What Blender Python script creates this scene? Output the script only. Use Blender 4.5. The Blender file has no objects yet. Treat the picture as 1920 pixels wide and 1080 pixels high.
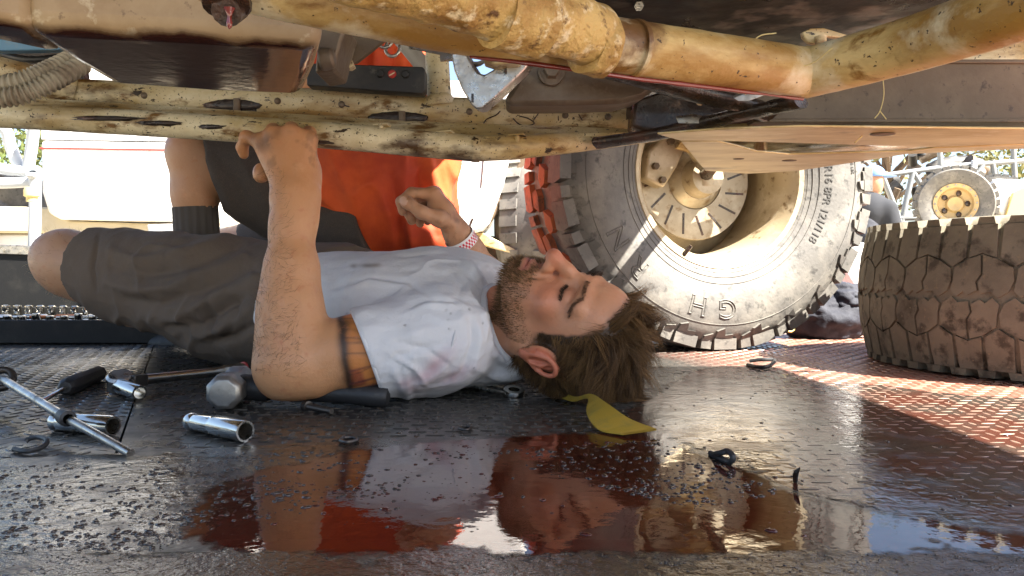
import bpy, math, random
import numpy as np
from mathutils import Vector, Matrix

random.seed(7)
rng = np.random.default_rng(7)
scene = bpy.context.scene
COL = scene.collection

# ------------------------------------------------------------------ camera
EYE = 0.19            # the phone is held a hand's breadth above the deck
FPX, CU, CV = 1478.0, 960.0, 505.0
cam_d = bpy.data.cameras.new("camera")
cam_d.sensor_width = 36.0
cam_d.lens = 36.0 * FPX / 1920.0
cam_d.shift_y = -(540.0 - CV) / 1920.0
cam_d.clip_start = 0.02
cam_d.clip_end = 600.0
cam = bpy.data.objects.new("camera", cam_d)
cam.location = (0, 0, EYE)
cam.rotation_euler = (math.radians(90), 0, 0)
COL.objects.link(cam)
scene.camera = cam

# ------------------------------------------------------------------ sky, sun, exposure
SUN = Vector((0.56, -0.30, 0.77)).normalized()
sun_el = math.asin(SUN.z)
world = bpy.data.worlds.new("World")
scene.world = world
world.use_nodes = True
wn = world.node_tree.nodes
sky = wn.new("ShaderNodeTexSky")
sky.sky_type = 'NISHITA'
sky.sun_disc = False
sky.sun_elevation = sun_el
sky.sun_rotation = math.atan2(SUN.x, SUN.y)
sky.dust_density = 2.5
sky.air_density = 0.9
world.node_tree.links.new(sky.outputs[0], wn["Background"].inputs[0])
wn["Background"].inputs[1].default_value = 0.06
sun_l = bpy.data.lights.new("sun", 'SUN')
sun_l.energy = 5.0
sun_l.angle = math.radians(0.53)
sun_l.color = (1.0, 0.94, 0.84)
sun_o = bpy.data.objects.new("sun", sun_l)
sun_o.rotation_euler = SUN.to_track_quat('Z', 'Y').to_euler()
sun_o.location = (3, -1, 4)
COL.objects.link(sun_o)
scene.view_settings.view_transform = 'Standard'
scene.view_settings.look = 'None'
scene.view_settings.gamma = 1.0
scene.view_settings.exposure = 2.72
scene.cycles.max_bounces = 10
scene.cycles.diffuse_bounces = 6
scene.cycles.use_denoising = True

# ------------------------------------------------------------------ helpers: places
def P(u, v, d):
    """a point d metres in front of the camera plane"""
    return np.array(((u - CU) / FPX * d, d, EYE + (CV - v) / FPX * d))
def PZ(u, v, z):
    """a point at height z"""
    d = (z - EYE) * FPX / (CV - v)
    return np.array(((u - CU) / FPX * d, d, z))
def PF(u, v, z=0.0):
    return PZ(u, v, z)
def proj(V):
    V = np.asarray(V)
    return np.stack([CU + V[:, 0] / V[:, 1] * FPX, CV - (V[:, 2] - EYE) / V[:, 1] * FPX], 1)
def nrm(a):
    a = np.asarray(a, float)
    return a / (np.linalg.norm(a) + 1e-12)

# ------------------------------------------------------------------ helpers: objects
WLOC = {}
def tag(o, label=None, cat=None, group=None, kind=None):
    if label: o["label"] = label
    if cat: o["category"] = cat
    if group: o["group"] = group
    if kind: o["kind"] = kind
    return o
def thing(name, loc, label, cat, group=None):
    o = bpy.data.objects.new(name, None)
    o.empty_display_size = 0.05
    o.location = tuple(float(x) for x in loc)
    COL.objects.link(o)
    WLOC[o.name] = np.array(loc, float)
    return tag(o, label, cat, group)
def mesh_data(name, V, F, smooth=False, col=None):
    me = bpy.data.meshes.new(name)
    V = np.asarray(V, np.float32)
    if isinstance(F, np.ndarray):
        n, k = F.shape
        me.vertices.add(len(V)); me.vertices.foreach_set("co", V.ravel())
        me.loops.add(n * k); me.loops.foreach_set("vertex_index", F.astype(np.int32).ravel())
        me.polygons.add(n); me.polygons.foreach_set("loop_start", np.arange(0, n * k, k, dtype=np.int32))
        me.update(calc_edges=True)
    else:
        me.from_pydata([tuple(map(float, v)) for v in V], [], [tuple(map(int, f)) for f in F])
        me.update()
    if smooth is True:
        me.polygons.foreach_set("use_smooth", np.ones(len(me.polygons), bool))
    elif smooth:
        me.polygons.foreach_set("use_smooth", np.ones(len(me.polygons), bool))
        me.set_sharp_from_angle(angle=math.radians(smooth))
    if col is not None:
        at = me.color_attributes.new("Col", 'FLOAT_COLOR', 'POINT')
        c = np.ones((len(V), 4), np.float32); c[:, :3] = col
        at.data.foreach_set("color", c.ravel())
    return me
def obj(name, VF, mat, parent=None, smooth=False, bevel=0.0, col=None):
    V, F = VF
    V = np.asarray(V, float)
    off = np.zeros(3)
    if parent is not None:
        off = WLOC[parent.name]
    me = mesh_data(name, V - off, F, smooth, col)
    if mat is not None:
        for m in (mat if isinstance(mat, (list, tuple)) else [mat]):
            me.materials.append(m)
    o = bpy.data.objects.new(name, me)
    COL.objects.link(o)
    if parent is not None:
        o.parent = parent
    WLOC[o.name] = off
    if bevel:
        b = o.modifiers.new("bevel", 'BEVEL'); b.width = bevel; b.segments = 2; b.limit_method = 'ANGLE'; b.angle_limit = 0.6
        me.polygons.foreach_set("use_smooth", np.ones(len(me.polygons), bool))
        me.set_sharp_from_angle(angle=math.radians(50))
    return o
def single(name, VF, mat, label, cat, group=None, smooth=False, bevel=0.0, col=None):
    """a thing that is one mesh, origin at its base"""
    V, F = VF
    V = np.asarray(V, float)
    base = np.array([(V[:, 0].min() + V[:, 0].max()) / 2, (V[:, 1].min() + V[:, 1].max()) / 2, V[:, 2].min()])
    o = obj(name, (V - base, F), mat, None, smooth, bevel, col)
    o.location = base
    WLOC[o.name] = base
    return tag(o, label, cat, group)
def struct(name, VF, mat, smooth=False, kind="structure"):
    o = obj(name, VF, mat, None, smooth)
    o["kind"] = kind
    return o

# ------------------------------------------------------------------ helpers: shapes (return V, F)
def merge(*parts):
    V, F, n = [], [], 0
    for v, f in parts:
        v = np.asarray(v, float)
        V.append(v)
        F += [tuple(int(i) + n for i in q) for q in f]
        n += len(v)
    return np.concatenate(V), F
def xf(VF, M=None, t=(0, 0, 0)):
    V, F = VF
    V = np.asarray(V, float)
    if M is not None: V = V @ np.asarray(M, float).T
    return V + np.asarray(t, float), F
def frame(fwd, up=(0, 0, 1)):
    """3x3 with columns (right, up', fwd)"""
    f = nrm(fwd); r = np.cross(up, f)
    if np.linalg.norm(r) < 1e-6: r = np.cross((1, 0, 0), f)
    r = nrm(r); u = np.cross(f, r)
    return np.stack([r, u, f], 1)
def box(c, s, M=None):
    c = np.asarray(c, float); h = np.asarray(s, float) / 2
    V = np.array([(x, y, z) for x in (-1, 1) for y in (-1, 1) for z in (-1, 1)], float) * h
    F = [(0, 1, 3, 2), (4, 6, 7, 5), (0, 4, 5, 1), (2, 3, 7, 6), (0, 2, 6, 4), (1, 5, 7, 3)]
    if M is not None: V = V @ np.asarray(M).T
    return V + c, F
def tube(pts, r, n=16, cap=True, up=(0, 0, 1), ell=1.0):
    pts = [np.asarray(p, float) for p in pts]
    r = np.broadcast_to(np.asarray(r, float), (len(pts),))
    V, F = [], []
    prev = None
    for i, p in enumerate(pts):
        a = pts[max(i - 1, 0)]; b = pts[min(i + 1, len(pts) - 1)]
        f = nrm(b - a)
        if prev is None:
            rt = np.cross(up, f)
            if np.linalg.norm(rt) < 1e-4: rt = np.cross((1, 0, 0), f)
        else:
            rt = prev - f * np.dot(prev, f)
        rt = nrm(rt); prev = rt
        u = np.cross(f, rt)
        for k in range(n):
            t = 2 * math.pi * k / n
            V.append(p + r[i] * (math.cos(t) * rt + ell * math.sin(t) * u))
    for i in range(len(pts) - 1):
        for k in range(n):
            F.append((i * n + k, i * n + (k + 1) % n, (i + 1) * n + (k + 1) % n, (i + 1) * n + k))
    if cap:
        F.append(tuple(range(n - 1, -1, -1)))
        F.append(tuple((len(pts) - 1) * n + k for k in range(n)))
    return np.array(V), F
def smooth_path(pts, m=6):
    pts = np.asarray(pts, float)
    ext = np.vstack([2 * pts[0] - pts[1], pts, 2 * pts[-1] - pts[-2]])
    out = []
    for i in range(1, len(ext) - 2):
        p0, p1, p2, p3 = ext[i - 1:i + 3]
        for s in range(m):
            t = s / m
            out.append(0.5 * (2 * p1 + (p2 - p0) * t + (2 * p0 - 5 * p1 + 4 * p2 - p3) * t * t + (3 * p1 - p0 - 3 * p2 + p3) * t ** 3))
    out.append(pts[-1])
    return np.array(out)
def lathe(profile, n=48, M=None, t=(0, 0, 0), closed=False, arc=None):
    """profile of (radius, height) turned about local z"""
    V, F = [], []
    m = len(profile)
    for k in range(n):
        a = 2 * math.pi * k / n
        for r, h in profile:
            V.append((r * math.cos(a), r * math.sin(a), h))
    for k in range(n):
        k2 = (k + 1) % n
        for i in range(m - 1 + (1 if closed else 0)):
            j = (i + 1) % m
            F.append((k * m + i, k2 * m + i, k2 * m + j, k * m + j))
    return xf((np.array(V), F), M, t)
def prism(poly, thick):
    """polygon of 3-D points pushed along vector thick"""
    A = np.array(poly, float); n = len(A)
    B = A + np.asarray(thick, float)
    F = [tuple(range(n))[::-1], tuple(range(n, 2 * n))]
    F += [(i, (i + 1) % n, n + (i + 1) % n, n + i) for i in range(n)]
    return np.vstack([A, B]), F
def ico(c, r, sub=1, squash=(1, 1, 1), jit=0.0):
    t = (1 + 5 ** .5) / 2
    V = [(-1, t, 0), (1, t, 0), (-1, -t, 0), (1, -t, 0), (0, -1, t), (0, 1, t), (0, -1, -t), (0, 1, -t), (t, 0, -1), (t, 0, 1), (-t, 0, -1), (-t, 0, 1)]
    F = [(0, 11, 5), (0, 5, 1), (0, 1, 7), (0, 7, 10), (0, 10, 11), (1, 5, 9), (5, 11, 4), (11, 10, 2), (10, 7, 6), (7, 1, 8), (3, 9, 4), (3, 4, 2), (3, 2, 6), (3, 6, 8), (3, 8, 9), (4, 9, 5), (2, 4, 11), (6, 2, 10), (8, 6, 7), (9, 8, 1)]
    V = [nrm(v) for v in V]
    for _ in range(sub):
        cache, G = {}, []
        def mid(a, b):
            k = (min(a, b), max(a, b))
            if k not in cache:
                cache[k] = len(V); V.append(nrm((V[a] + V[b]) / 2))
            return cache[k]
        for a, b, c_ in F:
            ab, bc, ca = mid(a, b), mid(b, c_), mid(c_, a)
            G += [(a, ab, ca), (b, bc, ab), (c_, ca, bc), (ab, bc, ca)]
        F = G
    V = np.array(V)
    if jit: V = V * (1 + rng.normal(0, jit, (len(V), 1)))
    return V * np.asarray(squash) * r + np.asarray(c), F
def scatter(base, places, scales, rots=None):
    """many copies of a small shape in one mesh (numpy)"""
    V, F = base
    V = np.asarray(V); n = len(V)
    F = np.array(F)
    N = len(places)
    out = np.empty((N, n, 3))
    for i in range(N):
        s = scales[i]
        v = V * s
        if rots is not None:
            c, q = math.cos(rots[i]), math.sin(rots[i])
            v = np.stack([v[:, 0] * c - v[:, 1] * q, v[:, 0] * q + v[:, 1] * c, v[:, 2]], 1)
        out[i] = v + places[i]
    FF = (F[None] + (np.arange(N) * n)[:, None, None]).reshape(-1, F.shape[1])
    return out.reshape(-1, 3), FF

# ------------------------------------------------------------------ helpers: noise on vertices
def vnoise(X, scale, seed=0):
    """smooth value noise, -1..1"""
    X = np.asarray(X, float) * scale + seed * 17.31
    i = np.floor(X).astype(np.int64); f = X - i
    f = f * f * (3 - 2 * f)
    def h(a):
        n = (a[:, 0] * 374761393 + a[:, 1] * 668265263 + a[:, 2] * 2147483647 + seed * 1274126177) & 0xffffffff
        n = ((n ^ (n >> 13)) * 1274126177) & 0xffffffff
        return ((n ^ (n >> 16)) & 0xffff) / 32767.5 - 1
    r = 0
    for dx in (0, 1):
        for dy in (0, 1):
            for dz in (0, 1):
                w = (f[:, 0] if dx else 1 - f[:, 0]) * (f[:, 1] if dy else 1 - f[:, 1]) * (f[:, 2] if dz else 1 - f[:, 2])
                r = r + w * h(i + np.array([dx, dy, dz]))
    return r
def fbm(X, scale, octs=3, seed=0):
    r, a, t = 0, 1.0, 0
    for o in range(octs):
        r = r + a * vnoise(X, scale * 2 ** o, seed + o); t += a; a *= .5
    return r / t

# ------------------------------------------------------------------ helpers: materials
def M_(name, col, rough=0.6, metal=0.0, layers=(), bump=(), rough_var=None, coat=0.0, spec=0.5, attr=False, sss=0.0, emis=None):
    """layers: (noise scale, colour, low, high, detail, stretch) mixed over the base where the noise passes low..high
       bump: list of (noise scale, distance m)"""
    m = bpy.data.materials.new(name)
    m.use_nodes = True
    nt = m.node_tree; N = nt.nodes; L = nt.links
    b = N["Principled BSDF"]
    b.inputs["Roughness"].default_value = rough
    b.inputs["Metallic"].default_value = metal
    b.inputs["Specular IOR Level"].default_value = spec
    b.inputs["Coat Weight"].default_value = coat
    b.inputs["Coat Roughness"].default_value = 0.06
    geo = N.new("ShaderNodeNewGeometry")
    cur = None
    if attr:
        a = N.new("ShaderNodeAttribute"); a.attribute_name = "Col"
        cur = a.outputs["Color"]
    else:
        r = N.new("ShaderNodeRGB"); r.outputs[0].default_value = (*col, 1)
        cur = r.outputs[0]
    for ly in layers:
        sc, c2, lo, hi = ly[:4]
        det = ly[4] if len(ly) > 4 else 5.0
        mp = N.new("ShaderNodeMapping"); L.new(geo.outputs["Position"], mp.inputs["Vector"])
        mp.inputs["Location"].default_value = (random.uniform(-9, 9), random.uniform(-9, 9), random.uniform(-9, 9))
        if len(ly) > 5: mp.inputs["Scale"].default_value = ly[5]
        n = N.new("ShaderNodeTexNoise"); n.inputs["Scale"].default_value = sc; n.inputs["Detail"].default_value = det
        n.inputs["Roughness"].default_value = 0.62
        L.new(mp.outputs[0], n.inputs["Vector"])
        ramp = N.new("ShaderNodeMapRange"); ramp.inputs["From Min"].default_value = lo; ramp.inputs["From Max"].default_value = hi
        L.new(n.outputs["Fac"], ramp.inputs["Value"])
        mx = N.new("ShaderNodeMix"); mx.data_type = 'RGBA'
        L.new(ramp.outputs[0], mx.inputs["Factor"]); L.new(cur, mx.inputs["A"]); mx.inputs["B"].default_value = (*c2, 1)
        cur = mx.outputs["Result"]
    L.new(cur, b.inputs["Base Color"])
    if sss:
        b.inputs["Subsurface Weight"].default_value = sss
        b.inputs["Subsurface Radius"].default_value = (0.012, 0.005, 0.003)
        b.inputs["Subsurface Scale"].default_value = 0.5
    if rough_var:
        sc, lo, hi = rough_var[:3]
        n = N.new("ShaderNodeTexNoise"); n.inputs["Scale"].default_value = sc; n.inputs["Detail"].default_value = 5
        L.new(geo.outputs["Position"], n.inputs["Vector"])
        mr = N.new("ShaderNodeMapRange"); mr.inputs["From Min"].default_value = .35; mr.inputs["From Max"].default_value = .65
        mr.inputs["To Min"].default_value = lo; mr.inputs["To Max"].default_value = hi
        L.new(n.outputs["Fac"], mr.inputs["Value"]); L.new(mr.outputs[0], b.inputs["Roughness"])
    prevn = None
    for sc, dist in bump:
        n = N.new("ShaderNodeTexNoise"); n.inputs["Scale"].default_value = sc; n.inputs["Detail"].default_value = 4
        L.new(geo.outputs["Position"], n.inputs["Vector"])
        bp = N.new("ShaderNodeBump"); bp.inputs["Distance"].default_value = dist; bp.inputs["Strength"].default_value = 1.0
        L.new(n.outputs["Fac"], bp.inputs["Height"])
        if prevn is not None: L.new(prevn, bp.inputs["Normal"])
        prevn = bp.outputs[0]
    if prevn is not None: L.new(prevn, b.inputs["Normal"])
    return m
def nodes_of(m):
    return m.node_tree.nodes, m.node_tree.links, m.node_tree.nodes["Principled BSDF"]

# ------------------------------------------------------------------ helpers: distance-field modelling
class Field:
    """a block of space holding a signed distance; rounded shapes are blended into it and its surface taken as one skin"""
    def __init__(s, lo, hi, h):
        s.lo = np.array(lo, np.float32); s.h = h
        s.n = np.maximum(((np.array(hi) - s.lo) / h).astype(int) + 1, 4)
        s.phi = np.full(tuple(s.n), 1.0, np.float32)
        s.ax = [(s.lo[i] + h * np.arange(s.n[i])).astype(np.float32) for i in range(3)]
    def reg(s, lo, hi, m):
        a = np.clip(np.floor((np.array(lo) - m - s.lo) / s.h).astype(int), 0, s.n)
        b = np.clip(np.ceil((np.array(hi) + m - s.lo) / s.h).astype(int) + 1, 0, s.n)
        if np.any(b <= a): return None, None
        sl = tuple(slice(a[i], b[i]) for i in range(3))
        return sl, (s.ax[0][sl[0]][:, None, None], s.ax[1][sl[1]][None, :, None], s.ax[2][sl[2]][None, None, :])
    def put(s, fn, lo, hi, k, mode=1):
        sl, g = s.reg(lo, hi, max(k, 0) + 3 * s.h + (0.012 if mode > 0 else 0))
        if sl is None: return
        a = s.phi[sl]; b = fn(*g)
        if mode > 0:
            if k > 0:
                t = np.clip(.5 + .5 * (a - b) / k, 0, 1)
                s.phi[sl] = a + (b - a) * t - k * t * (1 - t)
            else: s.phi[sl] = np.minimum(a, b)
        else:
            b = -b
            if k > 0:
                t = np.clip(.5 + .5 * (b - a) / k, 0, 1)
                s.phi[sl] = a + (b - a) * t + k * t * (1 - t)
            else: s.phi[sl] = np.maximum(a, b)
    def cone(s, p0, p1, r0, r1=None, k=0.01, mode=1):
        r1 = r0 if r1 is None else r1
        p0 = np.asarray(p0, np.float32); p1 = np.asarray(p1, np.float32)
        d = p1 - p0; dd = float(d @ d) + 1e-12
        def fn(x, y, z):
            t = np.clip(((x - p0[0]) * d[0] + (y - p0[1]) * d[1] + (z - p0[2]) * d[2]) / dd, 0, 1)
            return np.sqrt((x - p0[0] - t * d[0]) ** 2 + (y - p0[1] - t * d[1]) ** 2 + (z - p0[2] - t * d[2]) ** 2) - (r0 + (r1 - r0) * t)
        R = max(r0, r1)
        s.put(fn, np.minimum(p0, p1) - R, np.maximum(p0, p1) + R, k, mode)
    def chain(s, pts, rad, k=0.01, mode=1):
        for i in range(len(pts) - 1):
            s.cone(pts[i], pts[i + 1], rad[i], rad[i + 1], k, mode)
    def ell(s, c, r, A=None, k=0.01, mode=1):
        c = np.asarray(c, np.float32); r = np.asarray(r, np.float32)
        A = np.eye(3, dtype=np.float32) if A is None else np.asarray(A, np.float32)
        def fn(x, y, z):
            q = [((x - c[0]) * A[0, i] + (y - c[1]) * A[1, i] + (z - c[2]) * A[2, i]) for i in range(3)]
            k0 = np.sqrt((q[0] / r[0]) ** 2 + (q[1] / r[1]) ** 2 + (q[2] / r[2]) ** 2)
            k1 = np.sqrt((q[0] / r[0] ** 2) ** 2 + (q[1] / r[1] ** 2) ** 2 + (q[2] / r[2] ** 2) ** 2)
            return k0 * (k0 - 1) / (k1 + 1e-6)
        R = r.max()
        s.put(fn, c - R, c + R, k, mode)
    def cut(s, p, n, k=0.0):
        """keep what lies behind the plane"""
        n = nrm(n)
        b = (s.ax[0][:, None, None] - p[0]) * n[0] + (s.ax[1][None, :, None] - p[1]) * n[1] + (s.ax[2][None, None, :] - p[2]) * n[2]
        s.phi = np.maximum(s.phi, b.astype(np.float32))
    def mesh(s, relax=1):
        phi = s.phi; ins = phi < 0
        nx, ny, nz = (d - 1 for d in phi.shape)
        cnt = np.zeros((nx, ny, nz), np.uint8)
        for i in (0, 1):
            for j in (0, 1):
                for k in (0, 1):
                    cnt += ins[i:i + nx, j:j + ny, k:k + nz]
        act = (cnt > 0) & (cnt < 8)
        I = np.argwhere(act)
        vid = np.full(act.shape, -1, np.int32); vid[act] = np.arange(len(I))
        acc = np.zeros((len(I), 3)); w = np.zeros(len(I))
        cs = [(i, j, k) for i in (0, 1) for j in (0, 1) for k in (0, 1)]
        val = {c: phi[I[:, 0] + c[0], I[:, 1] + c[1], I[:, 2] + c[2]] for c in cs}
        for a in cs:
            for ax in range(3):
                if a[ax]: continue
                b = list(a); b[ax] = 1; b = tuple(b)
                va, vb = val[a], val[b]
                m = (va < 0) != (vb < 0)
                t = va[m] / (va[m] - vb[m])
                p = np.array(a, float)[None].repeat(m.sum(), 0); p[:, ax] += t
                acc[m] += p; w[m] += 1
        V = (I + acc / w[:, None]) * s.h + s.lo
        Q = []
        for ax in range(3):
            o = [0, 1, 2]; o.remove(ax)
            sa = [slice(None)] * 3; sb = [slice(None)] * 3
            sa[ax] = slice(0, -1); sb[ax] = slice(1, None)
            m = ins[tuple(sa)] != ins[tuple(sb)]
            E = np.argwhere(m)
            ok = (E[:, o[0]] > 0) & (E[:, o[1]] > 0) & (E[:, o[0]] < phi.shape[o[0]] - 1) & (E[:, o[1]] < phi.shape[o[1]] - 1)
            E = E[ok]
            fl = ins[tuple(E.T)]
            def cell(da, db):
                C = E.copy(); C[:, o[0]] -= da; C[:, o[1]] -= db
                return vid[tuple(C.T)]
            q = np.stack([cell(0, 0), cell(1, 0), cell(1, 1), cell(0, 1)], 1)
            flip = fl if ax != 1 else ~fl
            q[~flip] = q[~flip][:, ::-1]
            Q.append(q)
        F = np.concatenate(Q)
        F = F[(F >= 0).all(1)]
        for _ in range(relax):
            V = V + 0.5 * (smooth_avg(V, F) - V)
        return V, F
def smooth_avg(V, F):
    S = np.zeros_like(V); c = np.zeros(len(V))
    for a, b in ((0, 1), (1, 2), (2, 3), (3, 0)):
        for ax in range(3):
            S[:, ax] += np.bincount(F[:, a], V[F[:, b], ax], len(V)) + np.bincount(F[:, b], V[F[:, a], ax], len(V))
        c += np.bincount(F[:, a], minlength=len(V)) + np.bincount(F[:, b], minlength=len(V))
    return S / np.maximum(c, 1)[:, None]
def vnormals(V, F):
    n = np.cross(V[F[:, 2]] - V[F[:, 0]], V[F[:, 3]] - V[F[:, 1]])
    N = np.zeros_like(V)
    for a in range(4):
        for ax in range(3):
            N[:, ax] += np.bincount(F[:, a], n[:, ax], len(V))
    return N / (np.linalg.norm(N, axis=1, keepdims=True) + 1e-12)
def seg_dist(Q, poly):
    """distance of 2-D or 3-D points to a polyline, and the parameter along it 0..1"""
    poly = np.asarray(poly, float); best = np.full(len(Q), 1e9); par = np.zeros(len(Q)); L = len(poly) - 1
    for i in range(L):
        a, b = poly[i], poly[i + 1]; d = b - a
        t = np.clip(((Q - a) @ d) / (d @ d + 1e-12), 0, 1)
        r = np.linalg.norm(Q - a - t[:, None] * d, axis=1)
        m = r < best
        best[m] = r[m]; par[m] = (i + t[m]) / L
    return best, par
def folds(V, N, lines):
    """cloth folds: ridges (+) and troughs (-) running along lines given where the photo shows them"""
    uv = proj(V); D = np.zeros(len(V))
    for poly, width, amp in lines:
        r, t = seg_dist(uv, poly)
        D += amp * np.exp(-(r / width) ** 2) * (0.25 + 0.75 * np.sin(np.pi * np.clip(t, .08, .92)))
    D *= np.clip(0.4 - N[:, 1], 0, 1)
    return V + N * D[:, None]
def strands(roots, dirs, length, r, bend, seg=4, comb=None):
    """tapered three-sided hairs: roots N,3; dirs N,3 ; bend N,3 (added progressively)"""
    N = len(roots); pts = np.empty((N, seg + 1, 3)); pts[:, 0] = roots
    d = dirs.copy()
    L = np.broadcast_to(np.asarray(length, float), (N,))
    for i in range(seg):
        d = d + bend / seg
        d /= np.linalg.norm(d, axis=1, keepdims=True) + 1e-9
        pts[:, i + 1] = pts[:, i] + d * (L / seg)[:, None]
    return skin_strands(pts, dirs, r)
def skin_strands(pts, dirs, r):
    N = len(pts); seg = pts.shape[1] - 1
    side = np.cross(dirs, rng.normal(0, 1, (N, 3))); side /= np.linalg.norm(side, axis=1, keepdims=True) + 1e-9
    V = np.empty((N, seg + 1, 3, 3))
    R = np.broadcast_to(np.asarray(r, float), (N,))
    for i in range(seg + 1):
        t = pts[:, min(i + 1, seg)] - pts[:, max(i - 1, 0)]; t /= np.linalg.norm(t, axis=1, keepdims=True) + 1e-9
        s = side - t * (side * t).sum(1, keepdims=True); s /= np.linalg.norm(s, axis=1, keepdims=True) + 1e-9
        b = np.cross(t, s)
        rr = (R * (1 - 0.85 * i / seg))[:, None]
        for k in range(3):
            a = 2 * math.pi * k / 3
            V[:, i, k] = pts[:, i] + rr * (math.cos(a) * s + math.sin(a) * b)
    V = V.reshape(-1, 3)
    base = (np.arange(N) * (seg + 1) * 3)[:, None]
    F = []
    for i in range(seg):
        for k in range(3):
            q = np.array([i * 3 + k, i * 3 + (k + 1) % 3, (i + 1) * 3 + (k + 1) % 3, (i + 1) * 3 + k])
            F.append(base + q[None])
    return V, np.concatenate(F), (seg + 1) * 3
def in_poly(P2, poly):
    poly = np.asarray(poly); x, y = P2[:, 0], P2[:, 1]
    r = np.zeros(len(P2), bool); n = len(poly); j = n - 1
    for i in range(n):
        xi, yi, xj, yj = poly[i, 0], poly[i, 1], poly[j, 0], poly[j, 1]
        c = ((yi > y) != (yj > y)) & (x < (xj - xi) * (y - yi) / (yj - yi + 1e-12) + xi)
        r ^= c; j = i
    return r

# ================================================================== materials
cream = M_("cream_paint", (.66, .58, .38), .42, layers=[(6, (.44, .32, .13), .44, .62, 7), (8, (.30, .18, .055), .50, .62, 8, (.30, 1, 1.6)), (30, (.17, .085, .02), .55, .64, 8, (.45, 1, 1)), (70, (.03, .017, .008), .635, .655, 6, (.40, 1, 1)), (4.2, (.075, .04, .016), .61, .68, 9, (.6, 1, 1.5)), (220, (.05, .03, .015), .63, .66, 3)], bump=[(160, .0006), (40, .0008)], rough_var=(30, .25, .65))
mud = M_("mud_caked_paint", (.50, .33, .11), .72, layers=[(14, (.27, .14, .03), .42, .60, 7), (60, (.66, .53, .32), .55, .66, 6), (80, (.09, .04, .01), .58, .68, 6)], bump=[(70, .005), (240, .0016)])
tan = M_("tan_dusty_paint", (.60, .44, .18), .5, layers=[(6, (.34, .19, .045), .42, .58, 7, (1, 1, 3)), (11, (.70, .61, .40), .52, .64, 8), (26, (.22, .11, .02), .55, .64, 8, (.4, 1, 1)), (5, (.13, .06, .015), .58, .66, 9), (130, (.05, .026, .010), .635, .67, 5)], bump=[(200, .0006), (50, .0008)], rough_var=(15, .3, .65))
skidm = M_("skid_plate_metal", (.60, .48, .24), .42, metal=.3, layers=[(18, (.42, .30, .11), .42, .66, 8, (.5, 1.4, 1.4)), (7, (.13, .07, .02), .57, .66, 8, (.5, 1, 1)), (60, (.66, .57, .36), .58, .68, 6, (.4, 1.5, 1.5))], bump=[(60, .0006)])
grease = M_("greasy_black_steel", (.028, .017, .011), .35, layers=[(18, (.09, .035, .018), .5, .7, 7), (60, (.15, .09, .05), .64, .72)], bump=[(180, .002), (600, .0007)], rough_var=(40, .15, .6), coat=.25)
brownsteel = M_("brown_dusty_steel", (.11, .075, .045), .6, layers=[(10, (.17, .125, .08), .45, .7, 6), (80, (.05, .03, .02), .6, .7)], bump=[(90, .0008)])
alum = M_("worn_bare_steel", (.42, .40, .36), .32, metal=.85, layers=[(40, (.22, .20, .17), .5, .7, 6), (160, (.08, .07, .05), .62, .7)], bump=[(220, .0006)], rough_var=(60, .2, .5))
casting = M_("dirty_cast_metal", (.17, .13, .09), .5, metal=.3, layers=[(12, (.10, .06, .03), .4, .7, 6), (26, (.30, .25, .18), .60, .75, 6)], bump=[(120, .001)])
blackplate = M_("black_scuffed_plate", (.018, .017, .016), .5, layers=[(55, (.08, .075, .065), .60, .72, 6), (14, (.05, .042, .032), .5, .7)], bump=[(200, .0004)])
darkred = M_("dark_red_oil_and_reflection", (.16, .02, .014), .12, coat=.5)  # oil on the drip; the same red paints the rail's reflection
redscrew = M_("red_paint", (.45, .04, .03), .45, layers=[(90, (.2, .02, .02), .55, .7)])
hosem = M_("grey_corrugated_plastic", (.36, .31, .22), .6, layers=[(20, (.18, .13, .08), .5, .7)])
bluem = M_("faded_blue_paint", (.10, .22, .34), .5, layers=[(25, (.30, .28, .22), .5, .7)])
# pan: the oil has wetted its underside
panm = M_("oily_pan", (.34, .23, .115), .42, layers=[(11, (.24, .145, .06), .42, .62, 6), (30, (.62, .52, .34), .60, .72, 6), (70, (.10, .05, .02), .62, .72)], bump=[(60, .0003)])
N, L, B = nodes_of(panm)
g = N.new("ShaderNodeNewGeometry"); sp = N.new("ShaderNodeSeparateXYZ"); L.new(g.outputs["Position"], sp.inputs[0])
ns = N.new("ShaderNodeTexNoise"); ns.inputs["Scale"].default_value = 22; ns.inputs["Detail"].default_value = 5
L.new(g.outputs["Position"], ns.inputs["Vector"])
ad = N.new("ShaderNodeMath"); ad.operation = 'MULTIPLY_ADD'; L.new(ns.outputs["Fac"], ad.inputs[0]); ad.inputs[1].default_value = -.018; L.new(sp.outputs[2], ad.inputs[2])
mr = N.new("ShaderNodeMapRange"); L.new(ad.outputs[0], mr.inputs["Value"]); mr.inputs["From Min"].default_value = .399; mr.inputs["From Max"].default_value = .393
mx = N.new("ShaderNodeMix"); mx.data_type = 'RGBA'; src = B.inputs["Base Color"].links[0].from_socket
L.new(mr.outputs[0], mx.inputs["Factor"]); L.new(src, mx.inputs["A"]); mx.inputs["B"].default_value = (.035, .012, .008, 1); L.new(mx.outputs["Result"], B.inputs["Base Color"])
m2 = N.new("ShaderNodeMapRange"); L.new(mr.outputs[0], m2.inputs["Value"]); m2.inputs["To Min"].default_value = .5; m2.inputs["To Max"].default_value = .13; L.new(m2.outputs[0], B.inputs["Roughness"])

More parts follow.
